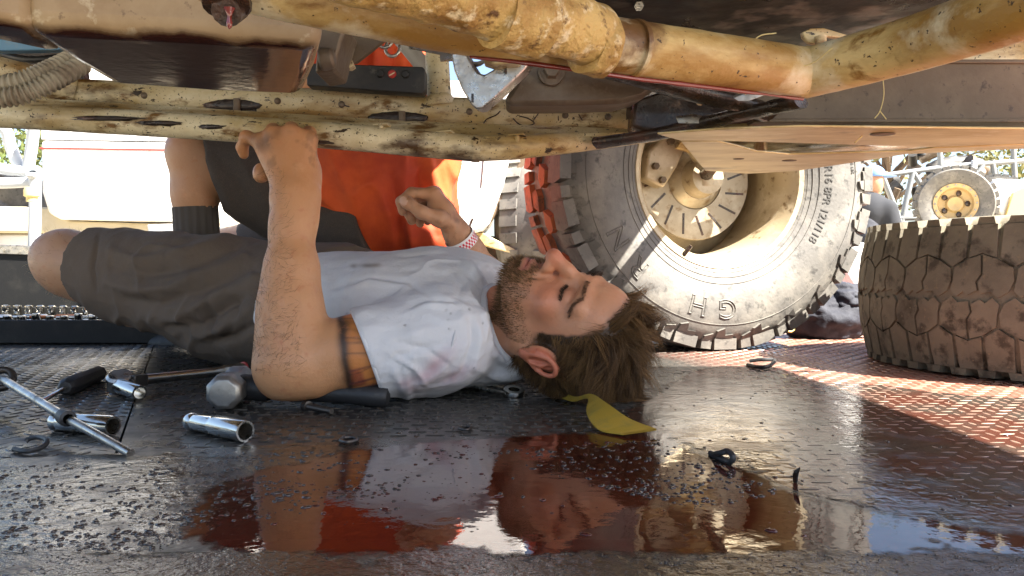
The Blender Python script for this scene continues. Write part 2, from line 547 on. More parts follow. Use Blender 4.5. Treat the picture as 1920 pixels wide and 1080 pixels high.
rubber = M_("dusty_tyre_rubber", (.115, .108, .098), .58, layers=[(14, (.20, .185, .16), .45, .7, 6), (50, (.05, .047, .043), .55, .7)], bump=[(140, .0006)])
redrubber = M_("red_bounce_tinted_rubber", (.12, .05, .03), .75, layers=[(16, (.48, .125, .045), .34, .52, 6), (60, (.06, .035, .03), .60, .72)], bump=[(120, .001)])  # red layer stands in for bounce light from the orange shirt
brownrubber = M_("worn_brown_rubber", (.110, .096, .068), .75, layers=[(7, (.185, .162, .115), .42, .62, 8), (30, (.055, .045, .030), .52, .64, 7), (120, (.20, .16, .10), .60, .68, 5)], bump=[(90, .0009), (400, .0003)])
rimdust = M_("tan_dusty_rim", (.42, .34, .22), .5, metal=.3, layers=[(12, (.60, .52, .38), .5, .7), (40, (.18, .12, .06), .6, .72)], bump=[(80, .0006)])
rotor = M_("brake_rotor_steel", (.33, .28, .20), .45, metal=.4, layers=[(18, (.46, .40, .30), .5, .7), (40, (.20, .13, .06), .55, .7)])

# ---- deck plate
deckm = M_("steel_tread_plate", (.034, .032, .029), .38, layers=[(6, (.085, .078, .064), .5, .75, 7), (45, (.17, .155, .125), .63, .74, 6)], bump=[(260, .0003)], rough_var=(18, .18, .48))
N, L, B = nodes_of(deckm)
g = N.new("ShaderNodeNewGeometry"); sp = N.new("ShaderNodeSeparateXYZ"); L.new(g.outputs["Position"], sp.inputs[0])
ns = N.new("ShaderNodeTexNoise"); ns.inputs["Scale"].default_value = 5; ns.inputs["Detail"].default_value = 6; L.new(g.outputs["Position"], ns.inputs["Vector"])
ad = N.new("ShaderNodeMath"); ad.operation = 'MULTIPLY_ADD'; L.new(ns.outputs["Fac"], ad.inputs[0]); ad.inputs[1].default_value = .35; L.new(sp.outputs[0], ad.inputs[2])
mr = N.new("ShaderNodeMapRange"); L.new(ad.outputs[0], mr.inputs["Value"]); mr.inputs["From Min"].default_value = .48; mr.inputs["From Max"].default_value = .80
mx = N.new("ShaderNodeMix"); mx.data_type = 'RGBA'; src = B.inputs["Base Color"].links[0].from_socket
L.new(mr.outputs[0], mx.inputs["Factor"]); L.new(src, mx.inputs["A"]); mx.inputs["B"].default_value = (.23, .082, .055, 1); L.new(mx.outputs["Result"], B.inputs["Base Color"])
lugm = M_("worn_tread_lug", (.06, .056, .05), .34, metal=.3, layers=[(8, (.16, .15, .13), .5, .72, 6)], rough_var=(30, .18, .42))
N, L, B = nodes_of(lugm)
g = N.new("ShaderNodeNewGeometry"); sp = N.new("ShaderNodeSeparateXYZ"); L.new(g.outputs["Position"], sp.inputs[0])
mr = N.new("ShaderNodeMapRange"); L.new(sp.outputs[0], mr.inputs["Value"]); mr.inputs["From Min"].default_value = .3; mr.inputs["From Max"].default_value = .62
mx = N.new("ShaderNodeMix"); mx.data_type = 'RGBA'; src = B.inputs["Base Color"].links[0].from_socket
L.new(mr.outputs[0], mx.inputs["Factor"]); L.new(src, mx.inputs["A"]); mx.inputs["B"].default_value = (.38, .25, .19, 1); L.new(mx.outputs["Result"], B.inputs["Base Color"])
platem = M_("wet_smooth_plate", (.050, .044, .036), .28, layers=[(9, (.10, .085, .06), .48, .72, 7), (26, (.028, .016, .010), .55, .7, 6)], bump=[(70, .0009), (240, .0005)], rough_var=(14, .10, .42))
nearplate = M_("damp_gritty_plate", (.048, .040, .030), .36, layers=[(10, (.05, .034, .018), .45, .7, 7), (130, (.15, .135, .11), .58, .70)], bump=[(170, .0020), (500, .0008)], rough_var=(45, .08, .40))
oilm = M_("red_gear_oil", (.055, .008, .004), .03, layers=[(7, (.030, .008, .005), .45, .65, 5)], coat=.0, spec=.55, bump=[(9, .0005), (48, .00022)])
gritm = M_("oily_grit", (.022, .015, .011), .22, layers=[(200, (.09, .075, .055), .58, .7)], coat=.4)
groundm = M_("pale_dry_ground", (.46, .39, .28), .9, layers=[(1.2, (.54, .47, .35), .4, .7, 8), (30, (.28, .25, .19), .55, .75)], bump=[(8, .02)])

# ================================================================== ground and deck
struct("ground", (np.array([(-300, -300, -.045), (300, -300, -.045), (300, 300, -.045), (-300, 300, -.045)]), [(0, 1, 2, 3)]), groundm)
seam_a, seam_b = PF(312, 618), PF(230, 852)
sd = nrm(seam_b - seam_a)
s_far, s_near = seam_a - sd * 0.35, seam_b + sd * 0.9
GAP = .0014
def slab(poly, z0, z1):
    return prism([(p[0], p[1], z0) for p in poly], (0, 0, z1 - z0))
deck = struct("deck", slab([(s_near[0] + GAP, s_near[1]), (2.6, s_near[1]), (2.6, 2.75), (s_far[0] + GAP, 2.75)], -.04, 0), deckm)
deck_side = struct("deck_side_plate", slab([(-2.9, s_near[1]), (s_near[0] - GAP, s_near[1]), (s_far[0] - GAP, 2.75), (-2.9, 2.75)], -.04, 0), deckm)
struct("deck_underside", slab([(-2.9, -1.6), (2.6, -1.6), (2.6, 2.75), (-2.9, 2.75)], -.0445, -.0405), grease)
# smooth sheets laid over the near part of the tread plate
plate_edge = [(-260, 884), (0, 863), (250, 851), (480, 838), (700, 826), (960, 819), (1228, 815), (1300, 842), (1400, 884), (1500, 926), (1640, 962), (1780, 985), (1960, 1004), (2200, 1030)]
top = [PF(u, v) for u, v in plate_edge]
low = [PF(u, 1036 + (u - 960) * -.004) for u in range(2200, -300, -200)]
struct("floor_plate", slab([(p[0], p[1]) for p in top + low], .0004, .0014), platem)
low2 = [PF(u, 1036 + (u - 960) * -.004) for u in range(-260, 2240, 200)]
struct("floor_plate_near", slab([(p[0], p[1] - .002) for p in low2] + [(2.0, -1.5), (-2.0, -1.5)], .0004, .0017), nearplate)

# oil: one pool on the smooth sheet, one thin flood between the tread lugs
def blob(outline, z, jit=.006, m=7, seed=1):
    p = np.array([PF(u, v) for u, v in outline])
    p = np.vstack([p, p[:1]])
    q = smooth_path(p, m)[:-1]
    q = q + np.stack([fbm(q, 22, 4, seed), fbm(q, 22, 4, seed + 5), 0 * q[:, 0]], 1) * jit
    q[:, 2] = z
    return q
def oil_sheet(name, outline, z, mat, cell=.006, feather=.07):
    q = blob(outline, z, .012, 8)
    lo, hi = q.min(0) - .05, q.max(0) + .05
    nx, ny = int((hi[0] - lo[0]) / cell) + 1, int((hi[1] - lo[1]) / cell) + 1
    gx, gy = np.meshgrid(lo[0] + cell * np.arange(nx), lo[1] + cell * np.arange(ny), indexing='ij')
    G = np.stack([gx.ravel(), gy.ravel()], 1)
    sd_ = seg_dist(G, np.vstack([q[:, :2], q[:1, :2]]))[0] * np.where(in_poly(G, q[:, :2]), 1, -1)
    at = np.clip(.5 + sd_ / feather, 0, 1)
    V = np.column_stack([G, np.full(len(G), z)])
    I = np.arange(nx * ny).reshape(nx, ny)
    F = np.stack([I[:-1, :-1], I[1:, :-1], I[1:, 1:], I[:-1, 1:]], -1).reshape(-1, 4)
    F = F[at[F].max(1) > .05]
    o = obj(name, (V, F), mat, None, True, col=np.repeat(at[:, None], 3, 1)); o["kind"] = "structure"
    return o
def feathered(m, k1=.55, k2=.35, s1=26, s2=120):
    """the oil thins out to nothing at its rim"""
    N, L, B = nodes_of(m)
    g = N.new("ShaderNodeNewGeometry"); at = N.new("ShaderNodeAttribute"); at.attribute_name = "Col"
    cur = at.outputs["Fac"]
    for sc, k in ((s1, k1), (s2, k2)):
        n = N.new("ShaderNodeTexNoise"); n.inputs["Scale"].default_value = sc; n.inputs["Detail"].default_value = 4
        L.new(g.outputs["Position"], n.inputs["Vector"])
        d = N.new("ShaderNodeMath"); d.operation = 'SUBTRACT'; L.new(n.outputs["Fac"], d.inputs[0]); d.inputs[1].default_value = .5
        a = N.new("ShaderNodeMath"); a.operation = 'MULTIPLY_ADD'; L.new(d.outputs[0], a.inputs[0]); a.inputs[1].default_value = k; L.new(cur, a.inputs[2])
        cur = a.outputs[0]
    mr = N.new("ShaderNodeMapRange"); mr.interpolation_type = 'SMOOTHSTEP'; L.new(cur, mr.inputs["Value"]); mr.inputs["From Min"].default_value = .38; mr.inputs["From Max"].default_value = .60
    L.new(mr.outputs[0], B.inputs["Alpha"])
    return m
feathered(oilm)
drop = M_("oil_drops", (.05, .010, .006), .04, spec=.6)
oil_sheet("oil_puddle", [(330, 1000), (365, 955), (440, 905), (560, 872), (690, 846), (860, 830), (1050, 818), (1220, 816), (1290, 848), (1400, 889), (1510, 936), (1640, 968), (1800, 992), (1960, 1012), (1960, 1040), (1500, 1042), (1200, 1044), (960, 1042), (700, 1040), (480, 1040), (380, 1022)], .0019, oilm)
filmm = feathered(M_("thin_oil_film", (.070, .024, .016), .05, layers=[(9, (.05, .042, .034), .42, .6, 6)], spec=.6, bump=[(30, .0008), (120, .0003)], rough_var=(22, .02, .24)), .9, .5, 18, 90)
oil_sheet("oil_film", [(1120, 822), (1180, 770), (1240, 735), (1330, 690), (1440, 694), (1520, 716), (1640, 722), (1800, 742), (1990, 756), (2050, 850), (2050, 1010), (1900, 1000), (1780, 986), (1640, 962), (1500, 926), (1400, 884), (1300, 842), (1228, 817)], .0008, filmm, .008)
oil_sheet("oil_smear", [(0, 900), (250, 866), (520, 850), (700, 842), (560, 880), (420, 925), (330, 990), (150, 1036), (-60, 1036), (-60, 940)], .0017, feathered(M_("muddy_oil_film", (.035, .024, .015), .08, layers=[(12, (.07, .055, .036), .45, .62, 6)], spec=.6, bump=[(70, .0012), (200, .0005)], rough_var=(30, .03, .3)), 1.4, .8, 16, 80), .006, .10)

oil_sheet("oil_smear", [(-80, 1044), (400, 1046), (960, 1050), (1500, 1048), (2000, 1042), (2000, 1110), (-80, 1110)], .0021, feathered(M_("wet_dirt_film", (.040, .026, .015), .07, layers=[(14, (.06, .045, .028), .45, .62, 6)], spec=.6, bump=[(110, .0014), (320, .0006)], rough_var=(40, .03, .28)), 1.9, 1.1, 13, 70), .006, .06)

# tread lugs
def lug_shape(ln=.0105, wd=.0032, ht=.0012):
    a = [(-1, 0), (-.55, .8), (0, 1), (.55, .8), (1, 0), (.55, -.8), (0, -1), (-.55, -.8)]
    V = [(x * ln, y * wd, 0) for x, y in a] + [(x * ln * .78, y * wd * .5, ht) for x, y in a]
    F = [(i, (i + 1) % 8, 8 + (i + 1) % 8, 8 + i) for i in range(8)] + [tuple(range(8, 16))]
    return np.array(V), F
sheet_poly = np.array([(p[0], p[1]) for p in top] + [(2.0, -1.5), (-2.0, -1.5)])
def lugs(rot, pitch, side):
    c, s = math.cos(rot), math.sin(rot)
    n = int(3.8 / pitch)
    i, j = np.meshgrid(np.arange(-n, n), np.arange(-n, n), indexing='ij')
    i, j = i.ravel(), j.ravel()
    a = i * pitch; b = j * pitch
    X = np.stack([a * c - b * s, 1.4 + a * s + b * c], 1)
    par = (i + j) % 2
    k = (X[:, 1] > .55) & (X[:, 1] < 2.62) & (np.abs(X[:, 0]) < X[:, 1] * .67 + .06)
    seamx = seam_a[0] + (X[:, 1] - seam_a[1]) / sd[1] * sd[0]
    k &= (X[:, 0] < seamx - .014) if side < 0 else (X[:, 0] > seamx + .014)
    X, par = X[k], par[k]
    k = ~in_poly(X, sheet_poly + np.array([0, .006]))
    return X[k], rot + np.where(par[k] == 0, 0, math.pi / 2)
LUG = lug_shape()
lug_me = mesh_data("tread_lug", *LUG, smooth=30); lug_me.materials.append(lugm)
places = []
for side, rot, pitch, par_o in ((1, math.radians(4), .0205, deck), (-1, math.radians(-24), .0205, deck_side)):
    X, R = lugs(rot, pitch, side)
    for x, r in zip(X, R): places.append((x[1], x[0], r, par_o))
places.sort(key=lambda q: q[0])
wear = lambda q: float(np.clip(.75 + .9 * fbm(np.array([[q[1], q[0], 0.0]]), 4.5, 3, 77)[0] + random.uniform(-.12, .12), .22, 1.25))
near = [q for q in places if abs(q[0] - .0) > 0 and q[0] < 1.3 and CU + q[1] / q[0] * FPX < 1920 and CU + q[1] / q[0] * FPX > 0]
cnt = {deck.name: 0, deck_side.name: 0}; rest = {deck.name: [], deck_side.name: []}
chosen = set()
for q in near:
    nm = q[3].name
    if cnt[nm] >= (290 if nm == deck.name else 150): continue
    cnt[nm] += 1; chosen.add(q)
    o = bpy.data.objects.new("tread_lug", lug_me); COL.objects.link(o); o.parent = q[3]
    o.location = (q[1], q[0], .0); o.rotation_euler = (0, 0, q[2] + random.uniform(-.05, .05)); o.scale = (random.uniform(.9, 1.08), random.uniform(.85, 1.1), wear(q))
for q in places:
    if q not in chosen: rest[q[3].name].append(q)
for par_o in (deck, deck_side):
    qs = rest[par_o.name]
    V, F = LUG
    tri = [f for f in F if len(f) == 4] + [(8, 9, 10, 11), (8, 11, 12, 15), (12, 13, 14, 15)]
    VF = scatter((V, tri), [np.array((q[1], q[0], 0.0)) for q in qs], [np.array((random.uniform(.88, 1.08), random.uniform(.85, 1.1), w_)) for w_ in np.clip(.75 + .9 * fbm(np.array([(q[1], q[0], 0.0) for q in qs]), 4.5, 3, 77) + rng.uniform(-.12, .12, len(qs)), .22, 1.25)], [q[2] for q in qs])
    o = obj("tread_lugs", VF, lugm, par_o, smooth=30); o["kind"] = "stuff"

# grit, oily crumbs and droplets strewn over the plates
def grit(name, regions, mat, zf, smin, smax, flat=.6, sub=0):
    pts, sc = [], []
    for (poly, n) in regions:
        poly = np.array(poly, float); lo, hi = poly.min(0), poly.max(0); c = 0
        while c < n:
            q = rng.uniform(lo, hi, (n * 6, 2)); q = q[in_poly(q, poly)]
            w3 = np.array([PF(u_, v_) for u_, v_ in q]) if len(q) else np.zeros((0, 3))
            if len(q): q = q[(fbm(w3, 14, 3, 51) + .35 * rng.normal(0, 1, len(q))) > .12]
            q = q[:n - c]
            for u, v in q:
                p = PF(u, v); p[2] = zf(p); pts.append(p)
                s = smin + (smax - smin) * rng.random() ** 7
                sc.append(np.array([s * rng.uniform(.8, 1.5), s * rng.uniform(.7, 1.1), s * flat]))
            c += len(q)
    base = ico((0, 0, 0), 1, sub, jit=.16 if sub == 0 else .08)
    VF = scatter(base, pts, sc, rng.uniform(0, 6.28, len(pts)))
    return struct(name, VF, mat, smooth=True if sub else False, kind="stuff")
gz = lambda p: .0016 if in_poly(np.array([p[:2]]), sheet_poly)[0] else .0004
grit("grit", [([(0, 880), (250, 862), (520, 850), (720, 850), (640, 900), (420, 960), (300, 1040), (0, 1040)], 2600),
              ([(420, 860), (700, 838), (900, 850), (700, 940), (430, 1000), (330, 990)], 1500),
              ([(900, 850), (1230, 826), (1340, 870), (1480, 930), (1300, 960), (1050, 900)], 2600),
              ([(0, 640), (460, 640), (1000, 730), (1250, 800), (1230, 815), (700, 822), (0, 855)], 420),
              ([(1240, 680), (1700, 700), (1900, 800), (1900, 990), (1500, 920), (1240, 810)], 420),
              ([(600, 840), (1000, 840), (1000, 1000), (400, 1020)], 150)], gritm, gz, .0004, .0030)
grit("oil_droplets", [([(780, 890), (940, 885), (940, 955), (800, 950)], 42), ([(380, 900), (780, 870), (760, 990), (400, 1010)], 120), ([(1000, 940), (1500, 950), (1520, 1025), (1000, 1025)], 40),
                      ([(700, 840), (1220, 828), (1260, 850), (900, 870)], 120)], drop, lambda p: .0018, .0008, .0036, .45, 2)
def near_z(p): return .0019
grit("wet_grit", [([(0, 1045), (1920, 1042), (1920, 1082), (0, 1082)], 3200)], gritm, near_z, .0003, .0014)

# ================================================================== the vehicle overhead
truck = thing("off_road_vehicle", (0.0, 1.0, .37), "dirty cream tube-frame off-road vehicle overhead, its oily underside above the lying man", "vehicle")
def curve_tube(pts, r, mat, name, n=20, m=8, rough=0.0, seed=1, parent=truck, up=(0, 0, 1)):
    q = smooth_path(pts, m) if m else np.array(pts)
    rr = np.broadcast_to(r, (len(pts),))
    r_i = np.interp(np.linspace(0, 1, len(q)), np.linspace(0, 1, len(pts)), rr)
    V, F = tube(q, r_i, n, up=up)
    if rough:
        c = np.repeat(q, n, 0); d = V - c
        d /= np.linalg.norm(d, axis=1, keepdims=True)
        V = V + d * (fbm(V, 55, 3, seed) * rough)[:, None]
    return obj(name, (V, F), mat, parent, smooth=60)
# main frame rail: straight run, mitred joint, rising run
A = [P(350, -75, .57), P(560, -20, .60), P(900, 50, .66), P(1190, 92, .72), P(1514, 137, .82)]
curve_tube(A, .0255, tan, "frame_tube", m=12, rough=.0006)
curve_tube([P(1505, 139, .823), P(1700, 86, .74), P(1920, 12, .62), P(2150, -80, .54)], [.0258, .026, .026, .026], tan, "frame_tube", m=10, rough=.0006, seed=4)
wj = curve_tube([P(1507, 136, .820), P(1519, 136, .819)], .0264, tan, "weld_bead", m=3, rough=.001)
# the mud-wrapped crossing tube in front
Bt = [P(560, -100, .49), P(720, -52, .525), P(850, -18, .56), P(1000, 28, .61), P(1118, 66, .66)]
curve_tube(Bt, [.027, .027, .0272, .0275, .026], mud, "mud_caked_tube", n=36, m=24, rough=.003, seed=9)
curve_tube([P(1100, 78, .655), P(1116, 81, .66), P(1134, 83, .665)], [.0268, .0276, .0266], mud, "weld_collar", n=40, m=10, rough=.004, seed=3)
curve_tube([P(1186, 91, .715), P(1190, 91.5, .716), P(1194, 92, .717)], [.0262, .0266, .0262], tan, "paint_drip_ring", n=24, m=3, rough=.0006)
curve_tube([P(928, 18, .585), P(1010, 42, .61)], [.0284, .0286], mud, "wrap_band", n=30, m=10, rough=.0012, seed=5)
# thin red reflection along the rail's lower edge, built as a coloured bead
curve_tube([P(880, 107, .655) , P(1010, 121, .675), P(1190, 147, .715), P(1350, 166, .765), P(1505, 186, .815)], [.0012, .0022, .0024, .0022, .0012], darkred, "reflection_line", n=8, m=10, rough=.001)
# tab and peg on the rail
tb = [P(1505, 60, .86), P(1520, 53, .86), P(1545, 52, .86), P(1598, 68, .86), P(1596, 73, .86), P(1552, 68, .86), P(1540, 84, .86), P(1518, 80, .86), P(1508, 70, .86)]
obj("bracket_tab", prism(tb, (0, .010, .001)), cream, truck, bevel=.0012)
obj("bracket_peg", tube([P(1538, 68, .853), P(1540, 92, .853)], [.0062, .0062], 14), cream, truck, smooth=40)
# dark belly sheet beyond the rail
obj("belly_sheet", prism([PZ(1080, -60, .50), PZ(1800, -60, .50), PZ(1800, 78, .50), PZ(1470, 92, .50), PZ(1080, 62, .50)], (0, 0, .02)), M_("black_belly_sheet", (.022, .02, .018), .32, layers=[(9, (.15, .13, .105), .52, .60, 4), (40, (.05, .04, .03), .5, .7)], bump=[(25, .002)], rough_var=(12, .2, .6)), truck, bevel=.002)
obj("belly_bolt", tube([PZ(1198, 10, .500), PZ(1198, 12, .488)], [.006, .0055], 6), alum, truck)
# rails on the far side of the cab
UR = [P(-80, 158, 1.31), P(150, 176, 1.30), P(590, 194, 1.30), P(800, 208, 1.30), P(1195, 223, 1.30), P(1260, 226, 1.30)]
curve_tube(UR, .0245, cream, "rocker_tube", m=10, rough=.0005, seed=12)
LR = [P(-70, 214, 1.24), P(40, 218, 1.235), P(300, 233, 1.225), P(600, 253, 1.215), P(893, 279, 1.21)]
curve_tube(LR, [.020, .020, .020, .0205, .0205], cream, "slider_tube", m=10, rough=.0005, seed=14)
curve_tube([P(885, 278.5, 1.211), P(960, 276, 1.22), P(1080, 266, 1.26), P(1230, 250, 1.34)], [.0205, .0195, .017, .0135], cream, "slider_tube", m=10, rough=.0004, seed=15)
curve_tube([P(886, 278, 1.209), P(900, 279, 1.210)], .0212, cream, "weld_bead", m=3, rough=.0012)
obj("slider_plate", prism([P(30, 187, 1.262), P(330, 205, 1.262), P(760, 232, 1.262), P(1180, 247, 1.262), P(1180, 254, 1.255), P(880, 262, 1.232), P(450, 232, 1.232), P(30, 214, 1.232)], (0, .0, .005)), cream, truck, bevel=.0008)
curve_tube([P(560, 224, 1.262), P(800, 240, 1.262), P(1185, 251, 1.262)], .0022, grease, "seam_grease", n=6, m=8, rough=.0012)
for (u, v, w) in ((436, 197, 55), (746, 221, 56)):
    c = P(u, v, 1.279)
    hole = obj("rail_slot", ico(c, 1, 3, (w / FPX * 1.28, .006, .0105), .03), grease, truck, smooth=True)
    obj("slot_bolt", tube([P(u + 8, v - 12, 1.270), P(u + 8, v + 14, 1.270)], [.0055, .0055], 10), brownsteel, truck, smooth=40)
    obj("slot_lip", tube(smooth_path([P(u - 40, v + 12, 1.272), P(u - 5, v + 16, 1.268), P(u + 45, v + 10, 1.272)], 5), .0022, 6), grease, truck, smooth=True)
for (u, v, w) in ((398, 238, 26), (615, 266, 34), (740, 278, 16), (200, 222, 60), (300, 231, 40)):
    dd = 1.194
    obj("paint_chip", ico(P(u, v, dd + .0075), 1, 2, (w / FPX * dd, .0045, .0036), .12), grease, truck, smooth=True)
for (u, v) in ((715, 236), (835, 249), (903, 262), (970, 255)):
    c = P(u, v, 1.205)
    obj("rail_bolt", merge(tube([c, c + (0, 0, -.010)], [.004, .0038], 8), box(c + (0, .004, .001), (.026, .012, .0022), frame((.1, .2, 1)))), cream, truck, smooth=40)
# upright and its weld
curve_tube([P(818, 55, 1.285), P(820, 120, 1.288), P(824, 192, 1.29)], [.0185, .0195, .0205], cream, "upright_tube", m=6, rough=.0004, seed=21)
curve_tube([P(823, 180, 1.289), P(824, 187, 1.289), P(825, 196, 1.29)], [.0215, .0245, .0260], cream, "weld_bead", n=26, m=5, rough=.004, seed=22)
curve_tube([P(738, 55, 1.42), P(815, 150, 1.42)], .0150, M_("grey_paint", (.30, .29, .27), .4), "diagonal_brace", m=4)
# black box bar
bar = obj("black_bar", prism([P(575, 118, 1.235), P(792, 125, 1.235), P(797, 131, 1.235), P(797, 170, 1.235), P(791, 176, 1.235), P(575, 160, 1.235)], (0, .03, 0)), blackplate, truck, bevel=.0018)
for u, m in ((713, blackplate), (760, blackplate), (735, redscrew)):
    c = P(u, 138 + (u - 713) * .03, 1.2345)
    obj("bar_bolt", lathe([(0.0001, -.0035), (.0045, -.0035), (.0062, -.002), (.0068, 0), (.0068, .003)], 18, frame((0, 1, 0)), c), m, bar, smooth=40)
obj("screw_slot", box(P(735, 138.7, 1.2302), (.0105, .001, .0016), frame((0, 0, 1), (.0, 1, 0)) @ np.array([[math.cos(.5), 0, -math.sin(.5)], [0, 1, 0], [math.sin(.5), 0, math.cos(.5)]])), cream, bar)
# bracket, ring and casting between pan and bar
obj("gusset_plate", prism([P(648, 55, 1.12), P(742, 58, 1.12), P(668, 116, 1.12), P(656, 118, 1.12), P(640, 92, 1.12)], (0, .012, 0)), brownsteel, truck, bevel=.001)
obj("gusset_flange", prism([P(634, 82, 1.10), P(645, 86, 1.10), P(663, 122, 1.10), P(655, 127, 1.10), P(632, 124, 1.10)], (0, .02, 0)), cream, truck, bevel=.001)
obj("engine_casting", merge(prism([P(598, 40, 1.03), P(650, 45, 1.03), P(640, 76, 1.03), P(634, 100, 1.03), P(626, 132, 1.03), P(590, 137, 1.03)], (0, .08, 0)), tube([P(600, 112, 1.02), P(628, 108, 1.02)], [.016, .013], 12)), casting, truck, bevel=.004)
for (u, v, r) in ((722, 72, .012), (736, 90, .011)):
    c = P(u, v, 1.22)
    a = np.linspace(0, 2 * math.pi, 21)
    obj("hanger_ring", tube([c + np.array((r * math.cos(t), 0.004 * math.sin(t), r * 1.3 * math.sin(t))) for t in a], .0026, 8, cap=False), alum, truck, smooth=True)
# pan with its snout
pan_o = [PZ(36, 55, .4), PZ(150, 62, .4), PZ(330, 70, .4), PZ(606, 88, .4), PZ(590, 140, .4), PZ(570, 181, .4), PZ(400, 174, .4), PZ(205, 160, .4), PZ(120, 112, .4)]
obj("gearbox_pan", prism(pan_o, (0, 0, .075)), panm, truck, bevel=.018).modifiers[0].segments = 5
obj("pan_flange", prism([p + np.array((0, 0, .0745)) for p in [PZ(10, 42, .4), PZ(620, 78, .4), PZ(585, 186, .4), PZ(150, 166, .4)]], (0, 0, .02)), casting, truck, bevel=.003)
obj("pan_snout", prism([PZ(-60, 34, .402), PZ(60, 52, .402), PZ(120, 104, .402), PZ(-40, 70, .402)], (0, 0, .05)), panm, truck, bevel=.010)
dr = P(424, 20, .545)
plug = obj("drain_plug", merge(tube([dr + (0, .02, .012), dr + (0, 0, -.001)], [.0115, .0105], 12), tube([dr + (-.004, .01, .03), dr + (0, 0, .004)], [.016, .016], 16)), grease, truck, smooth=40)
obj("oil_drip", lathe([(.0001, -.0105), (.0016, -.009), (.0022, -.006), (.0012, -.002), (.003, .002), (.0042, .004)], 12, None, dr + (.003, -.002, -.003)), darkred, plug, smooth=True)
# wheel-side drive parts: yoke, flange, transfer case
yoke = [(845, 100), (851, 132), (866, 168), (884, 197), (893, 205), (905, 203), (930, 182), (962, 152), (986, 128), (999, 104), (985, 100), (962, 116), (940, 118), (925, 130), (908, 140), (896, 136), (884, 118), (872, 96)]
yk = obj("steel_yoke", prism([P(u, v, .99) for u, v in yoke], (.006, .028, .001)), alum, truck, bevel=.0022)
for (u, v) in ((886, 184), (948, 130)):
    obj("yoke_slot", box(P(u, v, .9895), (.003, .002, .011)), grease, yk)
obj("yoke_flange", prism([P(905, 100, .965), P(985, 100, .965), P(975, 116, .965), P(930, 121, .965), P(908, 114, .965)], (0, .03, 0)), cream, truck, bevel=.002)
obj("toothed_ring", lathe([(.016, -.004), (.020, -.004), (.020, .004), (.016, .004)], 24, frame((.3, -1, .2)), P(888, 96, 1.01), closed=True), alum, truck)
obj("pipe_coupling", merge(tube([P(770, 76, 1.08), P(835, 88, 1.08)], [.011, .012], 14), tube([P(826, 88, 1.07), P(866, 88, 1.07)], [.0195, .0185], 18)), alum, truck, smooth=40)
tc = [(944, 192), (950, 180), (1000, 104), (1100, 108), (1224, 138), (1232, 166), (1206, 184), (1165, 194), (1080, 197), (960, 198)]
tcase = obj("transfer_case", prism([P(u, v, 1.06) for u, v in tc], (.0, .12, .012)), casting, truck, bevel=.007)
c = P(1034, 134, 1.048)
obj("case_plug", merge(lathe([(.0001, -.012), (.0095, -.012), (.011, -.009), (.011, 0), (.016, .001), (.017, .006)], 6, frame((0, 1, 0)), c), lathe([(.013, -.002), (.0175, -.002), (.018, .004), (.013, .006)], 20, frame((0, 1, 0)), c + (0, .004, 0))), casting, tcase, smooth=30)
# greasy crossmembers and link mounts
def flatbar(pts, w, t, mat, name, up=(0, 0, 1), rough=.0015, seed=3):
    q = smooth_path(pts, 10)
    V, F = tube(q, 1.0, 14, up=up)
    c = np.repeat(q, 14, 0); d = V - c
    V = c + d * np.array([w, w, t]) + (fbm(V, 70, 3, seed) * rough)[:, None] * d
    return obj(name, (V, F), mat, truck, smooth=60)
flatbar([P(1080, 112, .99), P(1250, 160, 1.02), P(1390, 196, 1.05), P(1440, 214, 1.07)], .020, .011, grease, "crossmember")
flatbar([P(1120, 268, 1.24), P(1230, 252, 1.18), P(1340, 226, 1.10), P(1430, 206, 1.04), P(1502, 190, 1.00)], .018, .009, grease, "crossmember", seed=6)
obj("link_mount", prism([P(1190, 188, 1.19), P(1250, 168, 1.19), P(1380, 190, 1.19), P(1450, 214, 1.19), P(1400, 240, 1.19), P(1280, 246, 1.19), P(1215, 248, 1.19), P(1186, 236, 1.19)], (0, .06, .0)), grease, truck, bevel=.004)
obj("mount_tab", prism([P(1268, 222, 1.10), P(1300, 217, 1.10), P(1345, 226, 1.10), P(1322, 232, 1.10), P(1272, 232, 1.10)], (0, .004, .004)), alum, truck, bevel=.0008)
obj("mount_tab", prism([P(1375, 184, 1.0), P(1405, 172, 1.0), P(1436, 178, 1.0), P(1404, 190, 1.0), P(1384, 190, 1.0)], (0, .004, .004)), alum, truck, bevel=.0008)
obj("link_bolt", merge(tube([P(1177, 209, 1.24), P(1196, 210, 1.235)], [.0125, .0125], 14), tube([P(1192, 211, 1.232), P(1212, 212, 1.228)], [.0165, .0165], 6)), brownsteel, truck, smooth=40)
obj("mount_plug", tube([P(1312, 184, 1.17), P(1314, 192, 1.165)], [.008, .0065], 10), cream, truck, smooth=40)
obj("paint_scrape", prism([P(1278, 262, 1.17), P(1330, 240, 1.13), P(1420, 232, 1.10), P(1410, 238, 1.10), P(1345, 254, 1.13)], (0, .003, .003)), cream, truck)
